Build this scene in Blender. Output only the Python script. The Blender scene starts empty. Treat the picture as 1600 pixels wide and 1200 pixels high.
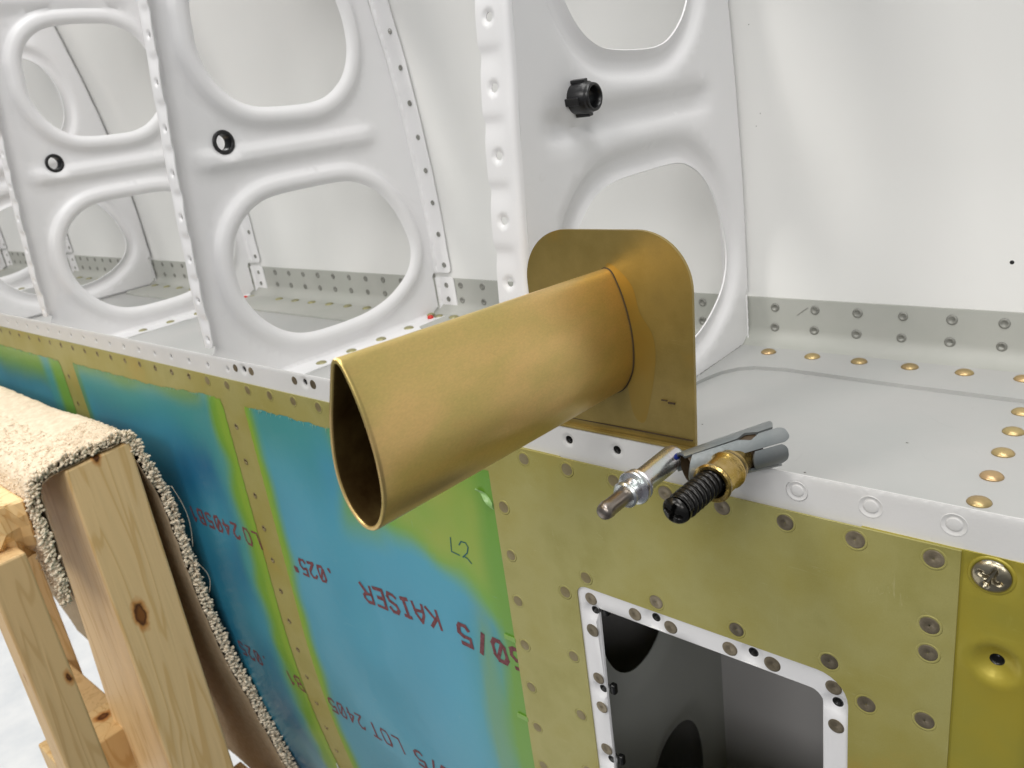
import bpy, bmesh, math, random
import numpy as np
from mathutils import Vector, Matrix, noise
from mathutils.geometry import delaunay_2d_cdt
random.seed(4)
S = 0.001                      # everything below is written in millimetres
sc = bpy.context.scene
C = sc.collection

# ------------------------------------------------------------------ camera
CAM = np.array([129.44, -177.41, 120.65])
RC = np.array([[0.755892, 0.64123, -0.132102], [0.126947, -0.3415, -0.931269], [-0.642271, 0.687169, -0.339539]])
FPX = 1263.7
cam = bpy.data.cameras.new('camera'); co = bpy.data.objects.new('camera', cam); C.objects.link(co)
cam.sensor_width = 36; cam.lens = FPX * 36 / 1600; cam.clip_start = 0.01; cam.clip_end = 60
M = Matrix(((RC[0][0], -RC[1][0], -RC[2][0], CAM[0]*S), (RC[0][1], -RC[1][1], -RC[2][1], CAM[1]*S),
            (RC[0][2], -RC[1][2], -RC[2][2], CAM[2]*S), (0, 0, 0, 1)))
co.matrix_world = M
cam.dof.use_dof = True; cam.dof.focus_distance = 0.23; cam.dof.aperture_fstop = 40
sc.camera = co
# ------------------------------------------------------------------ light: a lit workshop
w = bpy.data.worlds.new('World'); sc.world = w; w.use_nodes = True
w.node_tree.nodes['Background'].inputs[0].default_value = (0.93, 0.97, 1.0, 1)
w.node_tree.nodes['Background'].inputs[1].default_value = 0.25
def area(name, loc, target, size, power, col, sy=None):
    l = bpy.data.lights.new(name, 'AREA'); l.energy = power; l.color = col; l.size = size
    if sy: l.shape = 'RECTANGLE'; l.size_y = sy
    o = bpy.data.objects.new(name, l); C.objects.link(o); o.location = loc
    o.rotation_euler = (Vector(target) - Vector(loc)).to_track_quat('-Z', 'Y').to_euler()
    return o
area('ceiling_or_fill_lamp', (-0.75, -1.35, 1.50), (-0.05, 0, -.03), 0.30, 12, (1, 0.965, 0.91), 0.9)
area('ceiling_or_fill_lamp', (0.35, -1.90, 1.25), (0, 0, -.03), 0.9, 13, (1, 0.975, 0.94), 0.4)
area('ceiling_or_fill_lamp', (1.55, -1.65, 1.15), (-.05, 0, -.05), 0.9, 10.5, (1, 0.98, 0.95), 0.7)
area('ceiling_or_fill_lamp', (0.10, -0.15, 1.6), (-.1, .05, 0), 0.36, 19, (1, 0.99, 0.97), 1.8)
area('ceiling_or_fill_lamp', (-1.9, 0.35, 1.5), (-1.7, 0.35, -.8), 0.6, 36, (1, 0.99, 0.97), 1.2)  # added fill lamp, no such source seen: brightens the floor patch at left
sc.view_settings.view_transform = 'Standard'; sc.view_settings.look = 'None'
sc.view_settings.exposure = 0.08; sc.view_settings.gamma = 1

# ------------------------------------------------------------------ materials
def mat(name, base, rough=.4, metal=0., var=None, vscale=60, vdetail=4, bump=0, bscale=900, rvar=0, spec=.5, coat=0, stretch=None, grain=0, gscale=2500):
    m = bpy.data.materials.new(name); m.use_nodes = True; nt = m.node_tree; n = nt.nodes; L = nt.links
    b = n['Principled BSDF']; b.inputs['Base Color'].default_value = (*base, 1)
    b.inputs['Roughness'].default_value = rough; b.inputs['Metallic'].default_value = metal
    b.inputs['Specular IOR Level'].default_value = spec; b.inputs['Coat Weight'].default_value = coat
    g = n.new('ShaderNodeNewGeometry')
    src = g.outputs['Position']
    if stretch:
        mp = n.new('ShaderNodeMapping'); mp.inputs['Scale'].default_value = stretch; L.new(src, mp.inputs['Vector']); src = mp.outputs['Vector']
    if var:
        t = n.new('ShaderNodeTexNoise'); t.inputs['Scale'].default_value = vscale; t.inputs['Detail'].default_value = vdetail
        t.inputs['Roughness'].default_value = .6
        L.new(src, t.inputs['Vector'])
        r = n.new('ShaderNodeValToRGB'); e = r.color_ramp.elements
        e[0].position = .28; e[1].position = .72
        cols = [base] + list(var) if len(var) == 1 else list(var)
        e[0].color = (*cols[0], 1); e[1].color = (*cols[-1], 1)
        for i in range(1, len(cols)-1):
            q = e.new(.28 + .44*i/(len(cols)-1)); q.color = (*cols[i], 1)
        L.new(t.outputs['Fac'], r.inputs['Fac']); out = r.outputs['Color']
        if grain:
            t2 = n.new('ShaderNodeTexNoise'); t2.inputs['Scale'].default_value = gscale; t2.inputs['Detail'].default_value = 3
            L.new(src, t2.inputs['Vector'])
            mr = n.new('ShaderNodeMapRange'); mr.inputs['To Min'].default_value = 1-grain; mr.inputs['To Max'].default_value = 1+grain
            mr.inputs['From Min'].default_value = .3; mr.inputs['From Max'].default_value = .7
            L.new(t2.outputs['Fac'], mr.inputs['Value'])
            mx = n.new('ShaderNodeVectorMath'); mx.operation = 'SCALE'; L.new(out, mx.inputs[0]); L.new(mr.outputs[0], mx.inputs['Scale']); out = mx.outputs[0]
        L.new(out, b.inputs['Base Color'])
    if rvar:
        t3 = n.new('ShaderNodeTexNoise'); t3.inputs['Scale'].default_value = vscale*2.3; t3.inputs['Detail'].default_value = 5
        L.new(src, t3.inputs['Vector'])
        mr = n.new('ShaderNodeMapRange'); mr.inputs['To Min'].default_value = rough-rvar; mr.inputs['To Max'].default_value = rough+rvar
        L.new(t3.outputs['Fac'], mr.inputs['Value']); L.new(mr.outputs[0], b.inputs['Roughness'])
    if bump:
        t4 = n.new('ShaderNodeTexNoise'); t4.inputs['Scale'].default_value = bscale; t4.inputs['Detail'].default_value = 3
        L.new(src, t4.inputs['Vector'])
        bn = n.new('ShaderNodeBump'); bn.inputs['Strength'].default_value = bump; bn.inputs['Distance'].default_value = .0002
        L.new(t4.outputs['Fac'], bn.inputs['Height']); L.new(bn.outputs['Normal'], b.inputs['Normal'])
    return m
m_white = mat('white_rib_paint', (.785, .78, .79), .34, var=[(.77, .77, .775), (.805, .795, .805)], vscale=14, bump=.10, bscale=700, rvar=.05)
m_skin_white = mat('white_far_skin_paint', (.78, .785, .77), .58, var=[(.775, .78, .765), (.795, .79, .775)], vscale=7, bump=.04, bscale=500, spec=.35)
m_strip = mat('white_spar_paint', (.66, .65, .64), .42, var=[(.64, .635, .62), (.69, .68, .675)], vscale=40, bump=.18, bscale=1500)
m_grey = mat('grey_primer', (.41, .41, .40), .42, var=[(.39, .40, .39), (.43, .425, .415)], vscale=22, bump=.15, bscale=1600)
m_greyrear = mat('grey_rear_primer', (.40, .41, .37), .5, var=[(.38, .39, .355), (.43, .43, .40)], vscale=30, bump=.15, bscale=1600)
m_inner = mat('grey_bay_primer', (.56, .58, .56), .40, bump=.1)
m_inner2 = mat('white_bay_paint', (.66, .65, .66), .40, bump=.1)
m_alo = mat('yellow_green_alodine', (.44, .38, .10), .40, .25, var=[(.43, .305, .06), (.365, .32, .085), (.40, .365, .13), (.325, .295, .08)], vscale=17, vdetail=7, bump=.10, bscale=2600, rvar=.09, grain=.035)
m_alo2 = mat('bright_yellow_alodine', (.38, .32, .04), .35, .3, var=[(.42, .33, .035), (.35, .31, .05)], vscale=35, bump=.06, bscale=1800, rvar=.05)
m_alo3 = mat('olive_alodine_edge', (.38, .33, .09), .38, .4)
m_goldin = mat('shade_dark_tube_bore', (.13, .075, .02), .42, .7, var=[(.07, .035, .01), (.22, .15, .05)], vscale=90)  # shade inside the tube painted in: darker brown than the outer gold
m_gold = mat('gold_alodined_tube', (.70, .50, .19), .36, .85, var=[(.74, .48, .18), (.66, .51, .18), (.80, .55, .22), (.66, .49, .17)], vscale=28, vdetail=6, bump=.16, bscale=900, rvar=.13, stretch=(1.2, .45, 1.2), grain=.05)
m_goldp = mat('gold_alodined_plate', (.34, .24, .065), .36, .6, var=[(.35, .225, .05), (.30, .22, .065), (.37, .27, .085), (.31, .23, .08)], vscale=34, vdetail=6, bump=.10, bscale=1400, rvar=.08, grain=.03)  # gold darkened in its base to carry the plate's dark reflection
m_rivgold = mat('gold_rivet', (.46, .33, .16), .38, .8, var=[(.50, .32, .18), (.42, .36, .15)], vscale=45, bump=.2, bscale=900)
m_rivolive = mat('olive_rivet', (.36, .34, .17), .4, .5, var=[(.40, .37, .17), (.27, .26, .17)], vscale=200)
m_rivbrown = mat('brown_grey_rivet', (.17, .14, .095), .38, .6, var=[(.14, .115, .075), (.25, .21, .15)], vscale=260, bump=.3, bscale=1800)
def per_object(m, lo, hi):
    nt = m.node_tree; b = nt.nodes['Principled BSDF']; l = b.inputs['Base Color'].links[0].from_socket
    oi = nt.nodes.new('ShaderNodeObjectInfo'); mr = nt.nodes.new('ShaderNodeMapRange'); mr.inputs['To Min'].default_value = lo; mr.inputs['To Max'].default_value = hi
    nt.links.new(oi.outputs['Random'], mr.inputs['Value']); v = nt.nodes.new('ShaderNodeVectorMath'); v.operation = 'SCALE'
    nt.links.new(l, v.inputs[0]); nt.links.new(mr.outputs[0], v.inputs['Scale']); nt.links.new(v.outputs[0], b.inputs['Base Color'])
per_object(m_rivbrown, .75, 1.5); per_object(m_rivgold, .8, 1.2)
m_rivskin = mat('tan_skin_rivet', (.26, .21, .10), .4, .55, var=[(.24, .19, .085), (.32, .27, .16)], vscale=150, bump=.3, bscale=1800)
m_rivgrey = mat('dark_grey_rivet', (.24, .24, .215), .5, .3, var=[(.19, .19, .17), (.31, .31, .285)], vscale=300)
m_black = mat('black_nylon', (.010, .010, .011), .33, bump=.1)
m_blackm = mat('black_oxide_steel', (.022, .021, .020), .24, .65, bump=.12, bscale=1200)
m_dark = mat('dark_nutplate', (.03, .03, .03), .3, .7)
m_zinc = mat('zinc_plated_steel', (.70, .70, .66), .27, .95, var=[(.74, .70, .60), (.66, .70, .70), (.76, .68, .74)], vscale=120, bump=.12, bscale=1500, rvar=.06)
m_steel = mat('brown_steel_pin', (.28, .24, .21), .3, .9, var=[(.22, .18, .15), (.38, .34, .31)], vscale=300, stretch=(3, .3, 3), bump=.2)
m_sleeve = mat('grey_sheet_metal', (.20, .22, .225), .36, .55, var=[(.18, .205, .21), (.24, .25, .25)], vscale=80, bump=.2, bscale=1200, rvar=.06)
m_brass = mat('brass', (.55, .38, .11), .24, .95, var=[(.62, .45, .13), (.44, .30, .08), (.60, .44, .20)], vscale=150, bump=.45, bscale=1100, rvar=.1)
m_screw = mat('stainless_screw', (.45, .40, .30), .28, .95, var=[(.5, .45, .34), (.35, .3, .2)], vscale=200, bump=.3)
m_red = mat('red_sealant', (.62, .03, .02), .35)
m_ink = mat('maroon_ink', (.15, .03, .04), .6, var=[(.10, .018, .024), (.22, .07, .08)], vscale=700)
m_inkg = mat('green_marker_ink', (.01, .10, .10), .5)
m_blue = mat('blue_mark', (.01, .02, .16), .4)
m_line = mat('dark_seam', (.05, .03, .012), .6)
m_floor = mat('dark_workshop_floor', (.07, .075, .09), .5, var=[(.05, .055, .07), (.10, .105, .12)], vscale=6, vdetail=6, bump=.3, bscale=60)
m_floorpatch = mat('added_pale_floor', (.74, .74, .73), .6, var=[(.62, .64, .66), (.80, .80, .79)], vscale=14, vdetail=6, bump=.3, bscale=60)

def wood_mat(name, a, bcol, knots=()):
    m = bpy.data.materials.new(name); m.use_nodes = True; nt = m.node_tree; n = nt.nodes; L = nt.links
    b = n['Principled BSDF']; b.inputs['Roughness'].default_value = .55
    g = n.new('ShaderNodeTexCoord')
    mp = n.new('ShaderNodeMapping'); mp.inputs['Scale'].default_value = (55, 55, 4.0); L.new(g.outputs['Object'], mp.inputs['Vector'])
    t = n.new('ShaderNodeTexNoise'); t.inputs['Scale'].default_value = 1.6; t.inputs['Detail'].default_value = 2; t.inputs['Distortion'].default_value = .5
    L.new(mp.outputs[0], t.inputs['Vector'])
    wv = n.new('ShaderNodeMath'); wv.operation = 'MULTIPLY'; wv.inputs[1].default_value = 34; L.new(t.outputs['Fac'], wv.inputs[0])
    sn = n.new('ShaderNodeMath'); sn.operation = 'SINE'; L.new(wv.outputs[0], sn.inputs[0])
    r = n.new('ShaderNodeValToRGB'); e = r.color_ramp.elements
    e[0].position = 0; e[0].color = (*a, 1); e[1].position = .99; e[1].color = (*bcol, 1)
    q = e.new(.80); q.color = (*[x*.97 for x in a], 1)
    mr = n.new('ShaderNodeMapRange'); mr.inputs['From Min'].default_value = -1; L.new(sn.outputs[0], mr.inputs['Value'])
    L.new(mr.outputs[0], r.inputs['Fac'])
    col = r.outputs['Color']
    for (kx, ky, kz, kr) in knots:                 # dark knots at given places in the board, stretched along the grain
        vm = n.new('ShaderNodeVectorMath'); vm.operation = 'SUBTRACT'; vm.inputs[1].default_value = (kx*S, ky*S, kz*S); L.new(g.outputs['Object'], vm.inputs[0])
        ms = n.new('ShaderNodeVectorMath'); ms.operation = 'MULTIPLY'; ms.inputs[1].default_value = (1, 1, .42); L.new(vm.outputs[0], ms.inputs[0])
        ln = n.new('ShaderNodeVectorMath'); ln.operation = 'LENGTH'; L.new(ms.outputs[0], ln.inputs[0])
        ns = n.new('ShaderNodeTexNoise'); ns.inputs['Scale'].default_value = 160; L.new(g.outputs['Object'], ns.inputs['Vector'])
        ad = n.new('ShaderNodeMath'); ad.operation = 'MULTIPLY_ADD'; ad.inputs[1].default_value = .004; L.new(ns.outputs['Fac'], ad.inputs[0]); L.new(ln.outputs['Value'], ad.inputs[2])
        kr2 = n.new('ShaderNodeValToRGB'); ke = kr2.color_ramp.elements
        ke[0].position = .0; ke[0].color = (.30, .15, .06, 1); ke[1].position = 1; ke[1].color = (1, 1, 1, 1)
        k1 = ke.new(.45); k1.color = (.28, .14, .055, 1); k2 = ke.new(.60); k2.color = (.10, .04, .015, 1); k3 = ke.new(.74); k3.color = (.75, .50, .30, 1)
        dv = n.new('ShaderNodeMath'); dv.operation = 'DIVIDE'; dv.inputs[1].default_value = kr*1.55*S; L.new(ad.outputs[0], dv.inputs[0])
        L.new(dv.outputs[0], kr2.inputs['Fac'])
        mx = n.new('ShaderNodeMix'); mx.data_type = 'RGBA'; mx.blend_type = 'MULTIPLY'; mx.inputs[0].default_value = 1
        L.new(col, mx.inputs[6]); L.new(kr2.outputs['Color'], mx.inputs[7]); col = mx.outputs[2]
    L.new(col, b.inputs['Base Color'])
    bn = n.new('ShaderNodeBump'); bn.inputs['Strength'].default_value = .25; bn.inputs['Distance'].default_value = .0003
    L.new(mr.outputs[0], bn.inputs['Height']); L.new(bn.outputs['Normal'], b.inputs['Normal'])
    return m

def film_mat():
    m = bpy.data.materials.new('blue_protective_film'); m.use_nodes = True; nt = m.node_tree; n = nt.nodes; L = nt.links
    b = n['Principled BSDF']; a = n.new('ShaderNodeVertexColor'); a.layer_name = 'film'
    L.new(a.outputs['Color'], b.inputs['Base Color']); b.inputs['Roughness'].default_value = .32
    b.inputs['Metallic'].default_value = .1; b.inputs['Specular IOR Level'].default_value = .3
    b.inputs['Coat Weight'].default_value = .25; b.inputs['Coat Roughness'].default_value = .12
    g = n.new('ShaderNodeNewGeometry'); t = n.new('ShaderNodeTexNoise'); t.inputs['Scale'].default_value = 45; t.inputs['Detail'].default_value = 3
    L.new(g.outputs['Position'], t.inputs['Vector'])
    bn = n.new('ShaderNodeBump'); bn.inputs['Strength'].default_value = .35; bn.inputs['Distance'].default_value = .001
    L.new(t.outputs['Fac'], bn.inputs['Height']); L.new(bn.outputs['Normal'], b.inputs['Normal']); L.new(bn.outputs['Normal'], b.inputs['Coat Normal'])
    return m
m_film = film_mat()

def carpet_mat(name, a, bcol):
    m = mat(name, a, .95, 0, var=[a, bcol], vscale=300, vdetail=6, bump=1.0, bscale=900, spec=.1)
    return m
m_carpet = carpet_mat('beige_carpet_pile', (.62, .50, .36), (.82, .70, .54))
m_carpetb = carpet_mat('brown_carpet_backing', (.40, .30, .19), (.52, .41, .28))
m_tuft = carpet_mat('cream_carpet_yarn', (.66, .54, .39), (.84, .73, .57))

def scratches(m, amt, dark, scale=38):
    """thin random scratches and smudges worn into a sheet's colour"""
    nt = m.node_tree; n = nt.nodes; L = nt.links; b = n['Principled BSDF']; src = b.inputs['Base Color'].links[0].from_socket
    g = n.new('ShaderNodeNewGeometry'); tot = None
    for k, (rot, sc_) in enumerate((((.2, .5, .3), (1, 1, 14)), ((.9, -.4, .1), (12, 1, 1)), ((.1, 1.2, .8), (1, 1, 18)))):
        mp = n.new('ShaderNodeMapping'); mp.inputs['Rotation'].default_value = rot; mp.inputs['Scale'].default_value = sc_; L.new(g.outputs['Position'], mp.inputs['Vector'])
        t = n.new('ShaderNodeTexNoise'); t.inputs['Scale'].default_value = scale*(1+.4*k); t.inputs['Detail'].default_value = 1; L.new(mp.outputs[0], t.inputs['Vector'])
        d = n.new('ShaderNodeMath'); d.operation = 'SUBTRACT'; d.inputs[1].default_value = .5; L.new(t.outputs['Fac'], d.inputs[0])
        a = n.new('ShaderNodeMath'); a.operation = 'ABSOLUTE'; L.new(d.outputs[0], a.inputs[0])
        mr = n.new('ShaderNodeMapRange'); mr.inputs['From Max'].default_value = .006; mr.inputs['To Min'].default_value = 1; mr.inputs['To Max'].default_value = 0; L.new(a.outputs[0], mr.inputs['Value'])
        t2 = n.new('ShaderNodeTexNoise'); t2.inputs['Scale'].default_value = 50+20*k; L.new(g.outputs['Position'], t2.inputs['Vector'])
        m2 = n.new('ShaderNodeMapRange'); m2.inputs['From Min'].default_value = .60; m2.inputs['From Max'].default_value = .70; L.new(t2.outputs['Fac'], m2.inputs['Value'])
        mu = n.new('ShaderNodeMath'); mu.operation = 'MULTIPLY'; L.new(mr.outputs[0], mu.inputs[0]); L.new(m2.outputs[0], mu.inputs[1])
        if tot is None: tot = mu.outputs[0]
        else:
            ad = n.new('ShaderNodeMath'); ad.operation = 'MAXIMUM'; L.new(tot, ad.inputs[0]); L.new(mu.outputs[0], ad.inputs[1]); tot = ad.outputs[0]
    f = n.new('ShaderNodeMath'); f.operation = 'MULTIPLY'; f.inputs[1].default_value = amt; L.new(tot, f.inputs[0])
    mx = n.new('ShaderNodeMix'); mx.data_type = 'RGBA'; L.new(f.outputs[0], mx.inputs[0]); L.new(src, mx.inputs[6]); mx.inputs[7].default_value = (*dark, 1)
    L.new(mx.outputs[2], b.inputs['Base Color'])
scratches(m_alo, .35, (.62, .58, .34)); scratches(m_gold, .35, (.42, .27, .08), 50); scratches(m_goldp, .4, (.55, .42, .18), 50)
scratches(m_white, .22, (.60, .59, .57)); scratches(m_grey, .3, (.30, .30, .29)); scratches(m_film, .35, (.20, .42, .48), 30); scratches(m_alo2, .3, (.5, .44, .1))

# ------------------------------------------------------------------ helpers
def tag(o, label=None, cat=None, group=None, kind=None):
    if label: o['label'] = label
    if cat: o['category'] = cat
    if group: o['group'] = group
    if kind: o['kind'] = kind
    return o
def thing(name, label, cat, loc=(0, 0, 0), group=None):
    o = bpy.data.objects.new(name, None); C.objects.link(o); o.location = Vector(loc)*S; o.empty_display_size = .01
    return tag(o, label, cat, group)
def mesh_from(name, verts, faces, mats, smooth=True, fmat=None):
    me = bpy.data.meshes.new(name); me.from_pydata([tuple(np.array(v)*S) for v in verts], [], faces)
    for m in (mats if isinstance(mats, (list, tuple)) else [mats]): me.materials.append(m)
    if fmat is not None: me.polygons.foreach_set('material_index', fmat)
    if smooth: me.polygons.foreach_set('use_smooth', [True]*len(me.polygons))
    me.update(); return me
def link(name, me, parent=None, loc=None, rot=None):
    o = bpy.data.objects.new(name, me); C.objects.link(o)
    base = Vector((0, 0, 0))
    if parent is not None:
        o.parent = parent
        q = parent
        while q is not None: base = base + q.location; q = q.parent
    if name == 'rivet' and rot: rot = (rot[0]+random.uniform(-.02, .02), random.uniform(0, 6.28), rot[2]+random.uniform(-.02, .02)); k_ = random.uniform(.95, 1.05); o.scale = (k_, k_, 1)
    o.location = (Vector(loc)*S if loc is not None else Vector((0, 0, 0))) - base
    if rot: o.rotation_euler = rot
    return o
def auto_smooth(o, ang=35):
    me = o.data
    bm = bmesh.new(); bm.from_mesh(me)
    for e in bm.edges:
        if len(e.link_faces) == 2 and e.calc_face_angle(0) > math.radians(ang): e.smooth = False
    bm.to_mesh(me); bm.free(); return o
def solid(o, t, off=-1):
    md = o.modifiers.new('thickness', 'SOLIDIFY'); md.thickness = t*S; md.offset = off; md.use_quality_normals = True
    es = o.modifiers.new('crisp', 'EDGE_SPLIT'); es.split_angle = math.radians(42)
    return o
def catmull(P, n=6):
    P = np.array(P, float); out = []
    N = len(P)
    for i in range(N):
        a, b, c, d = P[i-1], P[i], P[(i+1) % N], P[(i+2) % N]
        for k in range(n):
            t = k/n
            out.append(.5*((2*b) + (c-a)*t + (2*a-5*b+4*c-d)*t*t + (3*b-a-3*c+d)*t**3))
    return np.array(out)
def circle(cx, cy, r, n=20): return np.array([(cx+r*math.cos(2*math.pi*i/n), cy+r*math.sin(2*math.pi*i/n)) for i in range(n)])
def rrect(x0, x1, z0, z1, rad, n=7):
    # rad: corner radii (x1z1, x0z1, x0z0, x1z0)
    if not isinstance(rad, (tuple, list)): rad = (rad,)*4
    out = []
    for (cx, cz, a0, r) in ((x1, z1, 0, rad[0]), (x0, z1, 90, rad[1]), (x0, z0, 180, rad[2]), (x1, z0, 270, rad[3])):
        ccx = cx - r if cx == x1 else cx + r; ccz = cz - r if cz == z1 else cz + r
        for k in range(n+1):
            t = math.radians(a0 + 90*k/n); out.append((ccx + r*math.cos(t), ccz + r*math.sin(t)))
    return np.array(out)
def dens(P, step):
    out = []; P = np.array(P, float)
    for i in range(len(P)):
        a, b = P[i], P[(i+1) % len(P)]; k = max(1, int(np.linalg.norm(b-a)/step))
        for j in range(k): out.append(a+(b-a)*j/k)
    return np.array(out)
def polydist(Q, P):
    """unsigned distance of the points Q to the closed polygon P"""
    Q = np.asarray(Q, float); d = np.full(len(Q), 1e9)
    for i in range(len(P)):
        a, b = P[i], P[(i+1) % len(P)]; ab = b-a; t = np.clip(((Q-a)@ab)/max(ab@ab, 1e-12), 0, 1)
        d = np.minimum(d, np.linalg.norm(Q-(a+t[:, None]*ab), axis=1))
    return d
def inside(Q, P):
    Q = np.asarray(Q, float); r = np.zeros(len(Q), bool)
    for i in range(len(P)):
        a, b = P[i], P[(i+1) % len(P)]
        c = ((a[1] > Q[:, 1]) != (b[1] > Q[:, 1]))
        with np.errstate(divide='ignore', invalid='ignore'):
            x = (b[0]-a[0])*(Q[:, 1]-a[1])/(b[1]-a[1])+a[0]
        r ^= c & (Q[:, 0] < x)
    return r
def sheet(name, outer, holes, mapf, mats, step=4, rings=(), extra=None, edge_step=None, grid=None, flip=False):
    """flat plate triangulated with its holes, then bent by mapf(a, b) -> (x, y, z).  rings: (polygon-or-circle points)"""
    outer = dens(outer, edge_step or step)
    coords = [tuple(q) for q in outer]; edges = [(i, (i+1) % len(outer)) for i in range(len(outer))]
    for h in holes:
        s0 = len(coords); coords += [tuple(q) for q in h]; edges += [(s0+i, s0+(i+1) % len(h)) for i in range(len(h))]
    fixed = np.array(coords)
    pts = []
    for r in rings:
        r = np.array(r); k = inside(r, outer)
        for h in holes: k &= ~inside(r, h)
        r = r[k]
        if len(r): pts.append(r)
    rp = np.vstack(pts) if pts else np.zeros((0, 2))
    if len(rp): rp = rp[polydist(rp, outer) > .12]
    near = np.vstack([fixed, rp]) if len(rp) else fixed
    if grid is None:
        lo = outer.min(0); hi = outer.max(0)
        ga, gb = np.meshgrid(np.arange(lo[0]+step/2, hi[0], step), np.arange(lo[1]+step/2, hi[1], step)); g = np.stack([ga.ravel(), gb.ravel()], 1)
        g = g + np.random.RandomState(1).uniform(-.08, .08, g.shape)*step
    else: g = np.array(grid, float)
    k = inside(g, outer)
    for h in holes: k &= ~inside(g, h)
    g = g[k]
    if len(g):
        keep = np.ones(len(g), bool); lim = .45*step if grid is None else .05
        for i0 in range(0, len(g), 500):
            dd = np.sqrt(((g[i0:i0+500, None, :]-near[None])**2).sum(2)).min(1); keep[i0:i0+500] = dd > lim
        g = g[keep]
    allc = [Vector(c) for c in coords] + [Vector(c) for c in rp] + [Vector(c) for c in g]
    v, e, f, _, _, _ = delaunay_2d_cdt(allc, edges, [], 2, 1e-5)
    V = np.array([tuple(q) for q in v])
    f = [tuple(q) for q in f]
    cen_ = np.array([V[list(q)].mean(0) for q in f]); kk = np.ones(len(f), bool)
    for h in holes: kk &= ~inside(cen_, np.array(h))
    f = [q for q, k_ in zip(f, kk) if k_]
    X = mapf(V[:, 0], V[:, 1])
    if flip: f = [tuple(reversed(q)) for q in f]
    me = mesh_from(name, np.stack(X, 1), [list(q) for q in f], mats)
    me['_n'] = len(V)
    return me, V
def sm(t): t = np.clip(t, 0, 1); return t*t*(3-2*t)
def box(name, x0, x1, y0, y1, z0, z1, m, bev=.5, seg=2, jit=0):
    bm = bmesh.new()
    bmesh.ops.create_cube(bm, size=1)
    for v in bm.verts:
        v.co = Vector(((x0 if v.co.x < 0 else x1), (y0 if v.co.y < 0 else y1), (z0 if v.co.z < 0 else z1)))*S
    if bev: bmesh.ops.bevel(bm, geom=bm.edges[:], offset=bev*S, segments=seg, profile=.5, affect='EDGES')
    me = bpy.data.meshes.new(name); bm.to_mesh(me); bm.free(); me.materials.append(m)
    return me
def lathe(prof, n=28, axis='z', mats=None, fm=None, cap0=True, cap1=True, name='lathe'):
    """prof: list of (along, radius)"""
    vs = []; fs = []; mi = []
    for k, (h, r) in enumerate(prof):
        for i in range(n):
            t = 2*math.pi*i/n; c, s = r*math.cos(t), r*math.sin(t)
            vs.append({'z': (c, s, h), 'y': (c, h, s), 'x': (h, c, s)}[axis])
    for k in range(len(prof)-1):
        for i in range(n):
            j = (i+1) % n; q = (k*n+i, k*n+j, (k+1)*n+j, (k+1)*n+i)
            fs.append(q if axis != 'y' else q[::-1]); mi.append(fm[k] if fm else 0)
    if cap0: q = tuple(range(n)); fs.append(q[::-1] if axis != 'y' else q); mi.append(fm[0] if fm else 0)
    if cap1: q = tuple(range((len(prof)-1)*n, len(prof)*n)); fs.append(q if axis != 'y' else q[::-1]); mi.append(fm[-1] if fm else 0)
    return mesh_from(name, vs, fs, mats, True, mi)
def tube_mesh(name, P, r, m, n=8, caps=True):
    P = [Vector(p) for p in P]; vs = []; fs = []
    up = None
    for i, p in enumerate(P):
        t = (P[min(i+1, len(P)-1)]-P[max(i-1, 0)]).normalized()
        if up is None: up = t.orthogonal().normalized()
        up = (up - t*up.dot(t)).normalized(); sd = t.cross(up)
        rr = r[i] if isinstance(r, (list, tuple)) else r
        for k in range(n):
            a = 2*math.pi*k/n; vs.append(p+(up*math.cos(a)+sd*math.sin(a))*rr)
    for i in range(len(P)-1):
        for k in range(n): fs.append((i*n+k, i*n+(k+1) % n, (i+1)*n+(k+1) % n, (i+1)*n+k))
    if caps: fs.append(tuple(range(n))[::-1]); fs.append(tuple(range((len(P)-1)*n, len(P)*n)))
    return mesh_from(name, vs, fs, m)

# rivet meshes, axis +z; FRONT turns the axis towards the camera side (-y)
FRONT = (math.radians(90), 0, 0)
rv_dome = lathe([(0, 3.15), (.35, 3.05), (.8, 2.6), (1.15, 1.9), (1.38, 1.0), (1.45, .25)], 24, 'z', [m_rivgold], name='gold_dome_rivet')
rv_dome_o = lathe([(0, 3.0), (.35, 2.9), (.8, 2.4), (1.1, 1.6), (1.2, .5)], 20, 'z', [m_rivolive], name='olive_dome_rivet')
rv_skin = lathe([(0, 2.95), (.07, 2.8), (.12, 2.6), (.08, 2.4), (-.02, 2.28), (.06, 2.2), (.10, 2.0), (.10, .32), (.0, .22), (.0, .05)], 24, 'z', [m_alo, m_rivbrown], [0, 0, 0, 0, 1, 1, 1, 1, 1], name='flush_rivet')
rv_skin2 = lathe([(0, 2.75), (.07, 2.5), (.10, 2.3), (.05, 2.1), (.02, 2.05), (.09, 1.95), (.12, 1.7), (.12, .3), (.12, .05)], 24, 'z', [m_alo, m_rivskin], [0, 0, 0, 0, 1, 1, 1, 1, 1], name='faint_flush_rivet')
rv_film = lathe([(0, 1.8), (.05, 1.6), (.07, 1.2), (-.1, .9), (-.1, .05)], 16, 'z', [m_rivskin], name='small_flush_rivet')
rv_frame = lathe([(0, 2.35), (.10, 2.25), (.12, 1.9), (.12, .3), (.04, .2), (.04, .05)], 24, 'z', [m_rivbrown], name='brown_flush_rivet')
rv_strip = lathe([(0, 1.95), (.12, 1.85), (.14, 1.4), (.14, .05)], 20, 'z', [m_rivbrown], name='strip_rivet')
rv_rear = lathe([(0, 1.95), (.30, 1.85), (.42, 1.5), (.42, 1.15), (.05, .95), (.05, .05)], 18, 'z', [m_rivgrey], name='grey_shop_head')
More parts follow.
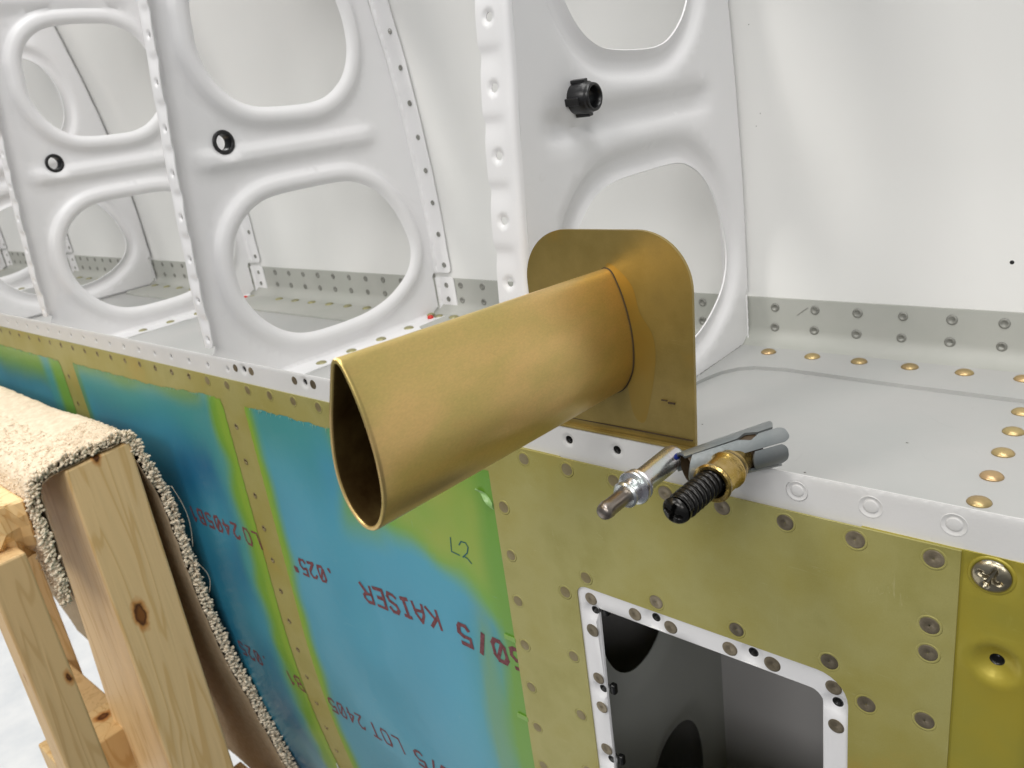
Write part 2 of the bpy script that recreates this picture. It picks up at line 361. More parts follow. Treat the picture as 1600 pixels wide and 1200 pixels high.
rv_flr = lathe([(0, 1.55), (.22, 1.45), (.25, 1.1), (.02, .9), (.02, .05)], 16, 'z', [m_rivgrey], name='small_grey_rivet')
rv_dimple = lathe([(-.7, 2.95), (.05, 2.85), (.02, 2.65), (-.42, 2.0), (-.46, 1.75), (-.16, 1.6), (-.10, 1.4), (-.10, .05)], 24, 'z', [m_strip], name='painted_rivet')

# ------------------------------------------------------------------ shape laws of the wing bay
H = 21.2; DY = 150.
ZF = [-400, 21, 50, 100, 150, 200, 320]; YF = [0, 0, .4, 4.0, 9.0, 14.5, 31]
ZR = [-400, 20, 67, 106, 141, 174, 220, 320]; YR = [149.2, 149.2, 148.2, 145.0, 140.8, 134.8, 124.5, 94]
def _smooth_interp(z, zs, ys):
    zz = np.asarray(z, float); acc = 0
    for d in (-9, -6, -3, 0, 3, 6, 9): acc = acc + np.interp(zz+d, zs, ys)
    return acc/7
def yf(z): return _smooth_interp(z, ZF, YF)
def yr(z): return _smooth_interp(z, ZR, YR)
def yskin(z): z = np.asarray(z, float); return np.where(z < -118, 8.0*((-z-118)/109.)**2, 0.)

# ------------------------------------------------------------------ workshop floor
fl = link('workshop_floor', mesh_from('workshop_floor', [(-6000, -4000, -820), (3000, -4000, -820), (3000, 6000, -820), (-6000, 6000, -820)], [(0, 1, 2, 3)], [m_floor], False))
tag(fl, kind='structure')
ds = []  # added pale layer standing in for the bright patch of floor
gx_ = np.linspace(-3200, -330, 60); gy_ = np.linspace(-1200, 900, 45)
ds = [(x, y, -812+9*noise.noise(Vector((x*.006, y*.006, 2)))+4*noise.noise(Vector((x*.02, y*.02, 7)))) for x in gx_ for y in gy_]
df = [(i*45+j, (i+1)*45+j, (i+1)*45+j+1, i*45+j+1) for i in range(59) for j in range(44)]
dsh = link('pale_floor_patch', mesh_from('pale_floor_patch', ds, df, [m_floorpatch])); tag(dsh, 'rumpled pale patch added to brighten the workshop floor beneath the sawhorse', 'floor patch')
solid(dsh, 1.0, 1)

# ------------------------------------------------------------------ wing spar
spar = thing('wing_spar', 'long grey and white channel spar running under the upright ribs', 'spar', (0, 75, 0))
XL, XR = -1150, 260
# web, with the rear fillet and upright rear flange
me = box('web', XL, XR, .9, 149.2, -1.2, 0, m_grey, 0); link('web', me, spar)
# rear flange with fold
prof = [(136, .02), (140.5, .25)] + [(149.0-7+7*math.sin(t), 1.2+7-7*math.cos(t)) for t in np.linspace(.15, math.pi/2, 8)] + [(149.05, 14), (149.1, 21.3), (150.1, 21.3), (150.1, -1)]
vs = []; fs = []
for x in (XL, XR): vs += [(x, y, z) for y, z in prof]
k = len(prof)
fs = [(i, i+1, k+i+1, k+i) for i in range(k-1)]
o = link('rear_flange', mesh_from('rear_flange', vs, fs, [m_greyrear]), spar); auto_smooth(o, 40)
# rear rail (thicker strip lying on the web, with its curved end beside the near rib)
rail = [(-34, 90), (-23.6, 91), (-22.6, 97), (-21.5, 101.9), (-19.4, 108), (-15, 114), (-9.6, 117.4), (3.3, 119.2), (20, 118.4), (41.5, 117.2), (90, 116.2), (XR, 114), (XR, 141), (-34, 141)]
def rail_mesh(P, t, m, name):
    P = np.array(P, float); n = len(P)
    vs = [(x, y, 0.0) for x, y in P]+[(x, y, t) for x, y in P]
    fs = [tuple(range(n, 2*n))] + [(i, (i+1) % n, n+(i+1) % n, n+i) for i in range(n)]
    return mesh_from(name, vs, fs, [m], False)
link('doubler', rail_mesh(rail, 1.5, m_grey, 'doubler'), spar)
for (xa, xb) in ((-424, -236), (-584, -440), (-1100, -596), (-212, -40)):
    P = [(xa, 118), (xa+6, 114.5), (xa+30, 113.6), (xb, 114.2), (xb, 141), (xa, 141)]
    link('doubler', rail_mesh(P, 1.3, m_greyrear, 'doubler'), spar)
# front flange: upright white strip, with its dimpled holes
dots = [-505.9+18.13*i for i in range(-22, 17)]        # small dimpled holes at z = 16
big = [(-201.4, 17.6, 1.5, 3.2), (-154.4, 17.6, 1.5, 3.2), (-16.1, 17.0, 1.35, 2.5), (1.6, 17.0, 1.35, 2.5), (20.6, 16.8, 1.35, 2.5), (38.2, 16.8, 1.35, 2.5)]
holes = []; dim = []
for x in dots:
    holes.append(circle(x, 16.0, 1.0, 12)); dim.append((x, 16.0, 1.9, .4))
for x, z, r, R_ in big:
    holes.append(circle(x, z, r, 18)); dim.append((x, z, R_, .55))
for x in (56.0, 73.9, 91.9, 110, 128): holes.append(circle(x, 16.5, 2.9, 24))
rings = [circle(x, z, rr, 22 if R_ > 2.4 else 14) for x, z, R_, d in dim for rr in (R_*.5, R_*.75, R_, R_*1.15)]
def strip_map(a, b):
    y = np.zeros_like(a)
    for x, z, R_, d in dim:
        r = np.hypot(a-x, b-z); y = y + d*(1-sm((r-R_*.45)/(R_*.6)))
    y = y + .25*sm((b-20.5)/.7)
    return a, y, b
gx = np.arange(XL+4, XR, 3.2); grid = [(x, z) for x in gx for z in (11.5, 13.6, 18.7, 20.0, 20.5, 20.85)]
me, _ = sheet('front_flange', [(XL, 9.0), (XR, 9.0), (XR, H), (XL, H)], holes, strip_map, [m_strip], step=3.2, rings=rings, grid=grid)
solid(link('front_flange', me, spar), .9, -1)
link('lower_fold', box('lower_fold', XL, XR, .95, 2.4, -14, -1.3, m_inner, 0), spar)
for x in (-208.2, -194.9, -161.4, -148.2): link('rivet', rv_strip, spar, (x, -.02, 17.5), FRONT)
for x in (56.0, 73.9, 91.9, 110, 128): link('rivet', rv_dimple, spar, (x, 0, 16.5), FRONT)
# domed rivets on the web
for i in range(12): link('rivet', rv_dome, spar, (-11.3+18.75*i, 134.8, 1.5))
for i in range(7): link('rivet', rv_dome, spar, (87.0+.4*i if i else 86.8, 108.3-16.4*i, 0))
for i in range(9): link('rivet', rv_dome_o, spar, (-382.1+19.8*i, 138.0, 1.2))
for i in range(8): link('rivet', rv_dome_o, spar, (-204+19.8*i, 138.0, 1.2))
for i in range(7): link('rivet', rv_dome_o, spar, (-576+22*i, 139.5, 1.2))
for i in range(14): link('rivet', rv_dome_o, spar, (-890+22*i, 139.5, 1.2))
# two staggered rows on the rear flange
for i in range(-56, 12):
    x = -14.2+17.4*i
    if x < -985: continue
    link('rivet', rv_rear, spar, (x, 149.05, 17.1 + (-x)*.0018), FRONT)
    link('rivet', rv_rear, spar, (x-.3, 149.0, 8.1 + (-x)*.0016), FRONT)
link('scratch', box('scratch', -5.6, .4, 148.9, 149.02, 0, .35, m_rivgrey, 0), spar, (0, 0, 17.6), (0, math.radians(-38), 0))
sp = []
for (x, y, s_) in ((62, 72, .35), (42, 40, .3), (28, 22, .35), (-3, 60, .25), (70, 24, .4), (99, 48, .35)):
    link('dust_speck', box('dust_speck', -s_, s_, -s_*.6, s_*.6, 0, .15, m_rivgrey, 0), spar, (x, y, .03))
link('paint_chip', box('paint_chip', -1.2, 1.2, -.5, .5, 0, .06, m_rivgrey, 0), spar, (84.5, 6, .04))

# ------------------------------------------------------------------ far skin (white) behind the ribs
def far_map(a, b):
    return a, np.where(b < 20, 150.9, yr(b)+1.0+.0), b
gx = np.arange(XL, XR+200, 60.); grid = [(x, z) for x in gx for z in np.arange(-300, 320, 8)]
hol = [circle(88.0, 48.6, .75, 14)]
me, _ = sheet('far_skin', [(XL, -330), (XR+190, -330), (XR+190, 330), (XL, 330)], [], far_map, [m_skin_white], step=60, grid=grid, edge_step=8, flip=False)
fs_ = link('far_skin', me); tag(fs_, 'large glossy white skin sheet closing the back of the bays', 'skin panel')
solid(fs_, .8, -1)
link('pilot_hole', lathe([(0, .75), (.04, .72), (.05, .05)], 14, 'z', [m_black], name='pilot_hole'), fs_, (73.5, float(yr(39.6))+.97, 39.6), FRONT)
for x, z in ((-19.5, 131.8), (-17.5, 98.4), (-19.5, 93.6)):
    link('dust_speck', lathe([(0, .22), (.08, .15), (.1, .05)], 8, 'z', [m_rivgrey], name='dust_speck'), fs_, (x, float(yr(z))+.95, z), FRONT)

# ------------------------------------------------------------------ wing ribs
LOW = catmull([(23.8, 52), (25.0, 64), (29.0, 73), (35.2, 79.8), (43.5, 84.8), (54, 87.2), (73, 87.6), (94, 87.2), (105, 84.5), (115.5, 78), (123.8, 67.5), (129.2, 55), (131.3, 43), (127.5, 32.5), (119, 25), (107, 19), (92, 15.6), (76, 14.8), (60, 15.2), (49, 17.4), (39.5, 22.6), (31.2, 31), (25.6, 41.5)], 5)
UPP = catmull([(32.6, 165), (32.2, 155), (35.4, 144.4), (41.5, 136), (49, 130.9), (58, 128.5), (75, 127.5), (88, 128), (98, 131.3), (107.3, 138.8), (112.7, 150), (113.7, 163), (111, 176), (104.5, 187), (93, 193), (80, 194.3), (63, 194.2), (50, 192), (40, 185.6), (34.2, 176)], 5)
RB = 2.0
def rib_h(y, z):
    Q = np.stack([y, z], 1); h = np.zeros(len(Q))
    for P in (LOW, UPP):
        d = polydist(Q, P)
        prof = 3.1*sm((10.6-d)/4.8)*(1-.58*sm((3.0-d)/3.0))
        h = np.maximum(h, prof)
    for zc in (108., 209.):
        yy = np.clip((y-(14+(zc-108)*.02))/14, 0, 1); ye = np.clip(((126 if zc < 150 else 112)-y)/16, 0, 1)
        h = np.maximum(h, 2.8*sm((6.4-np.abs(z-zc))/4.6)*sm(yy)*sm(ye))
    rb = np.hypot(y-34.6, z-115.3); h = h*sm((rb-4.6)/4.2)
    return h
BUSH = (34.6, 115.3)
def rib_mesh(sgn, skew):
    """sgn=+1: flanges and beads towards +x.  returns web, front, rear, bottom meshes (x relative to the rib)"""
    zt = 300.
    zs = np.arange(26, zt+.1, 6)
    out = [(4, RB), (3.0, 14), (3.0, 20.2), (5.2, 22.8), (5.2, 24.2), (float(yf(25))+RB, 25.0)]
    out += [(float(yf(z))+RB, z) for z in zs]
    out += [(float(yr(z))-RB, z) for z in zs[::-1]]
    out += [(147.0-RB, 23.6), (144.5, 22.4), (147.0-RB, 21.0), (147.2-RB, RB+2.5), (141, RB)]
    bh = circle(BUSH[0], BUSH[1], 4.3, 24)
    rings = []
    for P in (LOW, UPP):
        c = P.mean(0); nrm = np.roll(P, -1, 0)-np.roll(P, 1, 0); nrm = np.stack([nrm[:, 1], -nrm[:, 0]], 1); nrm /= np.linalg.norm(nrm, axis=1)[:, None]
        sg = np.sign(((P-c)*nrm).sum(1).mean())
        for d in (1.4, 2.8, 4.2, 5.7, 7.2, 8.8, 10.6): rings.append(P+sg*nrm*d)
    for zc in (108.,): rings.append([(y, zc+dz) for y in np.arange(12, 130, 3.) for dz in (-6.6, -4.6, -2.6, -.9, .9, 2.6, 4.6, 6.6)])
    xw = lambda y: -skew*(1-np.clip(y, 0, 150)/150.)
    def mp(a, b): return xw(a)+sgn*rib_h(a, b), a, b
    web, _ = sheet('rib_web', out, [LOW, UPP, bh], mp, [m_white], step=3.6, rings=rings, edge_step=3, flip=(sgn < 0))
    # flange in (arc length, along) space
    def fl(name, W, a0, a1, base, holesz, dimple, flute, rounded=3):
        arc = RB*math.pi/2
        outl = rrect(0, arc+W, a0, a1, (rounded, .05, .05, rounded), 5)
        hs = [circle(arc+W*.52, z, dimple[0], 14) for z in holesz]
        dm = [(arc+W*.52, z) for z in holesz]
        rg = [circle(x, z, rr, 16) for x, z in dm for rr in (dimple[1]*.7, dimple[1], dimple[1]*1.2)]
        if dimple[2] == 0: hs = []
        fz = [(holesz[i]+holesz[i+1])/2 for i in range(len(holesz)-1)] if flute else []
        ga = [arc*.25, arc*.5, arc*.75, arc, arc+1.5, arc+W*.35, arc+W*.6, arc+W*.8, arc+W*.93]
        gz = np.arange(a0+.6, a1-.5, 1.1 if flute else 4)
        def mp(a, b):
            ang = np.clip(a/arc, 0, 1)*math.pi/2
            u = RB-RB*np.cos(ang)+np.clip(a-arc, 0, None)            # away from web
            v = RB*np.sin(ang)                                        # outward towards the flange plane
            dd = np.zeros_like(a)
            if dimple[2]:
                for x, z in dm:
                    r = np.hypot(a-x, b-z); dd = dd + dimple[2]*(1-sm((r-dimple[1]*.4)/(dimple[1]*.65)))
            du = np.zeros_like(a)
            for z in fz:
                t = (b-z); g = np.where(t > 0, np.exp(-(t/1.6)**2), np.exp(-(t/4.2)**2))
                k = sm((a-arc*.9)/(W*.55)); dd = dd + flute*g*k; du = du-.4*g*k
            dd = dd + .12*np.sin(b*.21+a0)
            return base(u+du, v-dd, b)
        me, _ = sheet(name, outl, hs, mp, [m_white], step=2, rings=rg, grid=[(x, z) for x in ga for z in gz], edge_step=1.2)
        return me
    fzs = [29.5+19.0*i for i in range(0, 15)]
    if sgn < 0: fzs = [10.0+18.6*i for i in range(1, 16)]
    W = 9.0 if sgn > 0 else 11.5
    def b_front(u, v, b): return xw(0)+sgn*u, yf(b)+RB-v, b
    front = fl('rib_front_flange', W-RB+.2, 25.2, zt, b_front, fzs, (1.05, 2.15, .7) if sgn > 0 else (1.35, 2.6, .7), .6 if sgn < 0 else .75)
    rzs = [29.4+18.3*i for i in range(0, 14)]
    def b_rear(u, v, b): return xw(150)+sgn*u, yr(b)-RB+v-.25, b
    rear = fl('rib_rear_flange', 10.0, 24.6, zt, b_rear, rzs, (1, 2, 0), 0)
    def b_rear2(u, v, b): return xw(150)+sgn*u, 148.7-RB+v-.2+0*b, b
    rear2 = fl('rib_foot_tab', 11.6, 2.6, 22.3, b_rear2, [8.7, 17.0], (1, 2, 0), 0)
    def b_bot(u, v, b): return xw(b)+sgn*u, b, RB-v+.25
    bot = fl('rib_bottom_flange', 15.0 if sgn > 0 else 9, 4, 141, b_bot, [41, 52], (1, 2, 0), 0, 5)
    return web, front, rear, rear2, bot, rzs
RM = {1: rib_mesh(1, 9.0), -1: rib_mesh(-1, 0.0)}
# snap bushing, axis +x: head at x=0, barrel behind
def bushing_mesh(proud):
    if not proud:   # head rim towards +x, barrel going to -x
        pr = [(-5, 3.7), (-5, 4.2), (-1, 4.3), (-.2, 4.4), (0, 5.5), (.9, 5.6), (1.3, 5.2), (1.3, 4.1), (.9, 3.8), (-5, 3.7)]
    else:
        pr = [(-.8, 4.2), (0, 4.3), (.8, 4.6), (5.6, 4.75), (6.1, 4.3), (6.9, 4.25), (7.7, 4.1), (8.0, 3.7), (7.8, 3.3), (6, 3.15), (-1.5, 3.1), (-1.5, 4.2)]
    return lathe(pr, 32, 'x', [m_black], cap0=False, cap1=False, name='snap_bushing')
BM = {1: bushing_mesh(False), -1: bushing_mesh(True)}
tabm = box('bushing_tab', 0, 5.2, -1.1, 1.1, 4.4, 5.5, m_black, .25)
def rib(x, sgn, label, first=None):
    t = thing('wing_rib', label, 'rib', (x, 75, 0), 'white stamped ribs standing on the spar')
    web, front, rear, rear2, bot, rzs = RM[sgn]; sk = 9.0 if sgn > 0 else 0.
    for nm, me in (('web', web), ('front_flange', front), ('rear_flange', rear), ('foot_tab', rear2), ('bottom_flange', bot)):
        o = link(nm, me, t, (x, 0, 0))
        if len(o.data.vertices) > 10: solid(o, .55, 0)
    b = link('snap_bushing', BM[sgn], t, (x-sk*(1-BUSH[0]/150)+.2*sgn, BUSH[0], BUSH[1]))
    if sgn < 0:
        b.scale = (1, 1, 1)
        for a in (8, 98, 188, 278):
            link('bushing_tab', tabm, b, (x, BUSH[0], BUSH[1]), (math.radians(a), 0, 0))
    # rivets: dark ones down the rear flange, olive domes on the foot
    if sgn > 0:
        for z in rzs: link('rivet', rv_flr, t, (x+RB+5.6, float(yr(z))-.68, z), FRONT)
        for z in (8.7, 17.2): link('rivet', rv_flr, t, (x+RB+5.0, 148.20, z), FRONT)
        link('rivet', rv_flr, t, (x-.6, 146.6, 23.2), FRONT)
        for y in (24, 45, 65, 86, 107): link('rivet', rv_dome_o, t, (x+5.2+(y-90)*.012, y+8, .35))
        link('rivet', rv_dome_o, t, (x+5.6, 139, .35))
        link('sealant_dab', lathe([(0, 1.9), (.9, 1.9), (1.7, 1.5), (2.1, .6), (2.15, .05)], 14, 'z', [m_red], name='sealant_dab'), t, (x+3.5, 134.5, .35))
    return t
rib(-26.0, -1, 'nearest white rib standing behind the gold plate with a protruding black bushing')
r2 = rib(-223.5, 1, 'second white rib from the right with hollow black bushing, left of the gold tube')
rib(-425.0, 1, 'third white rib from the right, above the carpeted sawhorse')
rib(-587.0, -1, 'fourth white rib from the right seen in shade through the third rib holes')
rib(-770.0, 1, 'fifth white rib from the right, partly seen at the left edge')
rib(-960.0, 1, 'farthest white rib, glimpsed through the holes at far left')

# ------------------------------------------------------------------ lower skins
def skin_map(off):
    def f(a, b): return a, yskin(b)+off, b
    return f
# left skin with film and bare stripes
lsk = thing('lower_wing_skin', 'long yellow green skin below the white strip, mostly under blue film', 'skin panel', (-300, 0, 0))
grid = [(x, z) for x in np.arange(XL, -20, 40.) for z in np.arange(-325, 8, 8.)]
me, _ = sheet('skin_sheet', [(XL, -330), (-20, -330), (-20, 10.9), (XL, 10.9)], [], skin_map(-.6), [m_alo], step=40, grid=grid, edge_step=8)
solid(link('skin_sheet', me, lsk), .5, -1)
for i in range(-18, 27):
    x = -507.4+18.0*i
    if x < -62: link('rivet', rv_skin2 if x > -250 else rv_film, lsk, (x, -.62, 7.6), FRONT)
for xs, nz in ((-422, 14), (-221.0, 16), (-640, 10)):
    for i in range(nz):
        z = -14.2-18.9*i
        link('rivet', rv_film, lsk, (xs, float(yskin(z))-.62, z), FRONT)
# film colours
BL = np.array([.045, .28, .40]); TE = np.array([.05, .29, .30]); GR = np.array([.15, .34, .035]); YG = np.array([.34, .38, .055]); DB = np.array([.012, .14, .27]); LY = np.array([.26, .42, .035])
def nz(x, z, s, o=0.): return np.array([noise.noise(Vector((a*s+o, b*s-o, o*.7))) for a, b in zip(x, z)])
def mixc(a, b, t): t = np.clip(t, 0, 1)[:, None]; return a*(1-t)+b*t
def film(name, x0, x1, ztop, colf, label):
    random.seed(int(-x0))
    top = []; xx = x0+1.2
    while xx < x1-1.2:
        top.append((xx, ztop(xx)+random.uniform(-.35, .35)+.35*math.sin(xx*.35))); xx += random.uniform(.8, 2.2)
    slope = lambda z: 0
    outl = [(x0, -325)]+[(x1, -325)]+[(x1-.2+.25*math.sin(z*1.3), z) for z in np.arange(-320, ztop(x1)-2, 3.)]+top[::-1]+[(x0+.2+.2*math.sin(z*1.1), z) for z in np.arange(ztop(x0)-2, -320, -3.)]
    me, V = sheet(name, outl, [], skin_map(-.78), [m_film], step=3.2, edge_step=3)
    col = colf(V[:, 0], V[:, 1])
    at = me.color_attributes.new('film', 'FLOAT_COLOR', 'POINT')
    at.data.foreach_set('color', np.concatenate([col, np.ones((len(col), 1))], 1).ravel())
    o = link('protective_film', me, lsk); tag(o, label)
    # lifted threads of film along the torn top edge
    vs = []; fs = []
    for k in range(34):
        x = random.uniform(x0+4, x1-3); z = ztop(x)+random.uniform(-.5, .5); L_ = random.choice([.8, 1.1, 1.6, 2.4]); d = random.uniform(-1.2, 1.2)
        b = len(vs); vs += [(x-.35, -.85, z), (x+.35, -.85, z-.1), (x+d+.1, -1.25, z-L_), (x+d*.5, -1.1, z-L_*.4)]; fs += [(b, b+1, b+2), (b, b+2, b+3)]
    p = link('torn_edge', mesh_from('torn_edge', vs, fs, [m_tear], False), o); tag(p, kind='stuff')
    return o
m_tear = mat('torn_film_edge', (.22, .42, .32), .35)
def colA(x, z):
    n1 = nz(x, z, .02, 3.1); n2 = nz(x, z, .05, 7.7)
    c = mixc(np.tile(BL, (len(x), 1)), BL*1.25+np.array([.01, .0, .0]), .5+n1)
    c = mixc(c, TE, sm((z+30)/26)+.5*n1)
    c = mixc(c, GR, sm((-197-x+3*n2)/9)); c = mixc(c, LY, .75*sm((-203.5-x+2*n2)/4))                                    # beside stripe
    c = mixc(c, TE, .6*sm((-150-x)/14)*sm((x+205)/10)*sm((z+60)/50))
    g = sm((x+154+12*n1)/12)*sm((-116-x+z*-.05)/14)*sm((z+58+14*n1)/22)       # green patch left of the tube
    c = mixc(c, GR, .9*g)
    zb = np.interp(x, [-150, -120, -95, -70, -50], [-20, -46, -50, -62, -75])
    g = sm((z-zb+7+10*n2)/16)*sm((x+140)/18)
    c = mixc(c, GR*1.05, g)
    c = mixc(c, YG, sm((z-zb-4+14*n1)/20)*sm((x+118)/14)*(.65+.7*n2))
    c = mixc(c, TE, .7*sm((x+88)/18)*sm((-z-60)/30))
    c = mixc(c, GR*.92, sm((x+67+5*n1+np.clip(-z-60, 0, 200)*.02)/10)); c = mixc(c, LY*.75, .5*sm((x+76+6*n1)/5)*sm((-x-62)/6)*sm((-z-50)/30))
    return c
def colB(x, z):
    n1 = nz(x, z, .022, 1.3); n2 = nz(x, z, .05, 2.2)
    c = mixc(np.tile(BL, (len(x), 1)), DB, .45+n1)
    c = mixc(c, TE, sm((z+38+14*n1)/26))
    c = mixc(c, GR*.8, .8*sm((z+14+8*n1)/12))
    c = mixc(c, TE, sm((x+258+8*n1)/14))
    c = mixc(c, GR, sm((x+246+6*n2+np.clip(-z-40, 0, 200)*.03)/10))
    c = mixc(c, LY, .65*sm((x+237+3*n2)/5)*sm((-x-228.5)/3+.55))
    c = mixc(c, GR*.7, .7*sm((-399-x)/6))
    return c
def colC(x, z):
    n1 = nz(x, z, .022, 5.3)
    c = mixc(np.tile(BL, (len(x), 1)), DB, .4+n1)
    c = mixc(c, GR*.9, sm((z+34+16*n1)/26))
    c = mixc(c, TE, sm((x+470)/14)); c = mixc(c, GR, sm((x+455)/12))
    return c
film('protective_film', -208.8, -40, lambda x: -1.2-.0*x, colA, 'widest blue and green film panel, printed, left of the access hole')
film('protective_film', -408.2, -228.3, lambda x: -3.2+3.6*max(0, (x+300)/72)-(1.5 if x > -234 else 0), colB, 'blue film panel behind the carpet edge')
film('protective_film', -628, -429.5, lambda x: -4.2, colC, 'blue film panel at far left above the carpet')
film('protective_film', -1100, -650, lambda x: -4.2, colC, 'last blue film panel at far left')
# loose flap of film at the seam of the two skins
vs = []; fs = []
for i in range(8):
    for j in range(6):
        u, v = i/7, j/5; x = -60+7.6*u; z = -9.5-2.0*v*(.4+u)-3.4*u
        vs.append((x, -1.2-.8*math.sin(math.pi*u*.9)*(v**1.2)-.5*math.sin(7*u+3*v), z+1.0*math.sin(4*u)))
for i in range(7):
    for j in range(5): a = i*6+j; fs.append((a, a+1, a+7, a+6))
me = mesh_from('film_flap', vs, fs, [mat('green_white_film_flap', (.24, .42, .14), .3)])
link('film_flap', me, lsk)
for z in (-72, -109.5): link('film_flap', box('film_flap', -57.5, -51.9, -1.35, -1.0, z-1.1, z+1.1, mat('pale_film_tab', (.20, .38, .07), .35), .1), lsk)

# ---- stroke lettering (flat print)
G = {'K': [[(0, 0), (0, 1)], [(.62, 1), (.04, .42)], [(.2, .58), (.66, 0)]], 'A': [[(0, 0), (.02, .6), (.3, 1), (.58, .6), (.6, 0)], [(0, .38), (.6, .38)]],
     'I': [[(.3, 0), (.3, 1)], [(.08, 1), (.52, 1)], [(.08, 0), (.52, 0)]], 'S': [[(.6, .86), (.42, 1), (.15, 1), (0, .84), (.05, .6), (.52, .44), (.6, .2), (.45, 0), (.15, 0), (0, .14)]],
     'E': [[(.6, 1), (0, 1), (0, 0), (.6, 0)], [(0, .52), (.45, .52)]], 'R': [[(0, 0), (0, 1), (.42, 1), (.6, .84), (.6, .66), (.42, .5), (0, .5)], [(.3, .5), (.64, 0)]],
     '.': [[(.24, 0), (.34, .02), (.3, .12), (.24, .1)]], '0': [[(.12, 0), (.48, 0), (.6, .2), (.6, .8), (.48, 1), (.12, 1), (0, .8), (0, .2), (.12, 0)], [(.08, .14), (.52, .86)]],
     'O': [[(.12, 0), (.48, 0), (.6, .2), (.6, .8), (.48, 1), (.12, 1), (0, .8), (0, .2), (.12, 0)]],
     '2': [[(0, .8), (.14, 1), (.46, 1), (.6, .8), (.56, .56), (0, 0), (.62, 0)]], '5': [[(.58, 1), (.05, 1), (.02, .56), (.4, .6), (.6, .42), (.58, .14), (.42, 0), (.12, 0), (0, .12)]],
     '"': [[(.2, .72), (.2, 1)], [(.42, .72), (.42, 1)]], '/': [[(.1, -.05), (.5, 1.05)]], 'L': [[(0, 1), (0, 0), (.58, 0)]], 'T': [[(.3, 0), (.3, 1)], [(0, 1), (.6, 1)]],
     '4': [[(.46, 0), (.46, 1), (0, .34), (.62, .34)]], 'B': [[(0, 0), (0, 1), (.4, 1), (.55, .85), (.52, .6), (.38, .52), (0, .52)], [(.38, .52), (.6, .36), (.6, .15), (.42, 0), (0, 0)]],
     '1': [[(.1, .8), (.34, 1), (.34, 0)]], '6': [[(.55, 1), (.2, .95), (0, .5), (.05, .1), (.3, 0), (.55, .1), (.6, .35), (.4, .55), (.05, .42)]]}
def ribbon(P, w, vs, fs, tr):
    P = [np.array(p, float) for p in P]
    for i in range(len(P)-1):
        a, b = P[i], P[i+1]; d = b-a; L_ = np.linalg.norm(d); d = d/L_; n = np.array([-d[1], d[0]])*w/2
        a = a-d*w*.35; b = b+d*w*.35
        k = len(vs); vs += [tr(a+n), tr(a-n), tr(b-n), tr(b+n)]; fs.append((k, k+1, k+2, k+3))
def word(text, x, z, h, wd, parent, m=m_ink, up=-1, stroke=1.0, slope=0., lab=None, adv=1.0):
    """printed upside down: reads towards -x when up=-1.  x,z = start of the baseline"""
    vs = []; fs = []; cx = 0; lift = [0]
    for ch in text:
        if ch != ' ':
            for P in G[ch]:
                def tr(q, c=cx):
                    xx = x+up*(c+q[0]*wd-q[1]*.16*wd); zz = z+up*q[1]*h + slope*(xx-x)
                    return (xx, float(yskin(zz))-.86-lift[0], zz)
                P = [(p[0]+random.uniform(-.035, .035), p[1]+random.uniform(-.035, .035)) for p in P]
                for k in range(len(P)-1):
                    lift[0] += .0035
                    ribbon(P[k:k+2], stroke/h*random.uniform(.8, 1.12), vs, fs, tr)
        cx += wd*adv
    o = link('printed_word', mesh_from('printed_word', vs, fs, [m], False), parent)
    return o
word('KAISER', -96.2, -74.8, 9.0, 9.4, lsk, stroke=1.75, slope=.07, adv=.93)
word('250/5', -41, -76.5, 9.2, 9.4, lsk, stroke=1.9, slope=.0, adv=1.0)
word('.025"', -167, -78.6, 8.3, 8.0, lsk, stroke=1.6, slope=.07, adv=.95)
word('LO', -230, -76, 9.2, 8.6, lsk, stroke=1.5, slope=.05)
word('2405B1', -250, -76.5, 8.8, 9.2, lsk, stroke=1.6, slope=.03)
word('250/5', -93, -171, 9.5, 9.4, lsk, stroke=1.6, slope=.0)
word('LOT', -147, -170.5, 9.4, 9.0, lsk, stroke=1.5, slope=.03)
word('2405', -176.5, -171, 9.2, 8.2, lsk, stroke=1.5, slope=.03, adv=.97)
word('B1', -231, -171, 9.2, 8.6, lsk, stroke=1.5)
word('.025', -264, -171, 9.2, 8.6, lsk, stroke=1.5)
# hand-written L2 in green marker, upright
vs = []; fs = []
for P in ([(-78.6, -35.2), (-79.4, -41.6), (-75.2, -42.0)], [(-74.4, -37.2), (-73.0, -35.3), (-70.6, -35.2), (-69.6, -36.8), (-70.6, -39.6), (-73.4, -42.3), (-72.9, -41.7), (-71.0, -42.2), (-69.2, -43.8)]):
    ribbon(P, .55, vs, fs, lambda q: (q[0], -.9-.0005*len(vs), q[1]))
link('handwritten_mark', mesh_from('handwritten_mark', vs, fs, [m_inkg], False), lsk)

# main skin panel with the access hole
msk = thing('access_skin_panel', 'olive yellow riveted skin panel around the access opening', 'skin panel', (20, 0, 0))
FR = rrect(-19.3, 69.6, -131, -35.8, (8.5, 4.2, 4, 8))
sk_rv = []
for i in range(8): sk_rv.append((-34.8+17.6*i, 7.2, rv_skin if i > 2 else rv_skin2))
for i in range(9): sk_rv.append((-47.5, -14.0-19.4*i, rv_skin2))
for z in (-40.9, -67.6, -93.6, -120): sk_rv.append((-24.4, z, rv_skin2))
for x in (-14.7, 11.8, 38.2, 64.6): sk_rv.append((x, -32.0, rv_skin if x > 0 else rv_skin2))
sk_rv += [(74.2, -41.6, rv_skin), (74.4, -68, rv_skin), (88.2, -11.4, rv_skin), (88.2, -19.3, rv_skin), (88.2, -40, rv_skin), (88.2, -60, rv_skin)]
grid = [(x, z) for x in np.arange(-48, 92, 4.) for z in np.arange(-325, 9, 4.)]
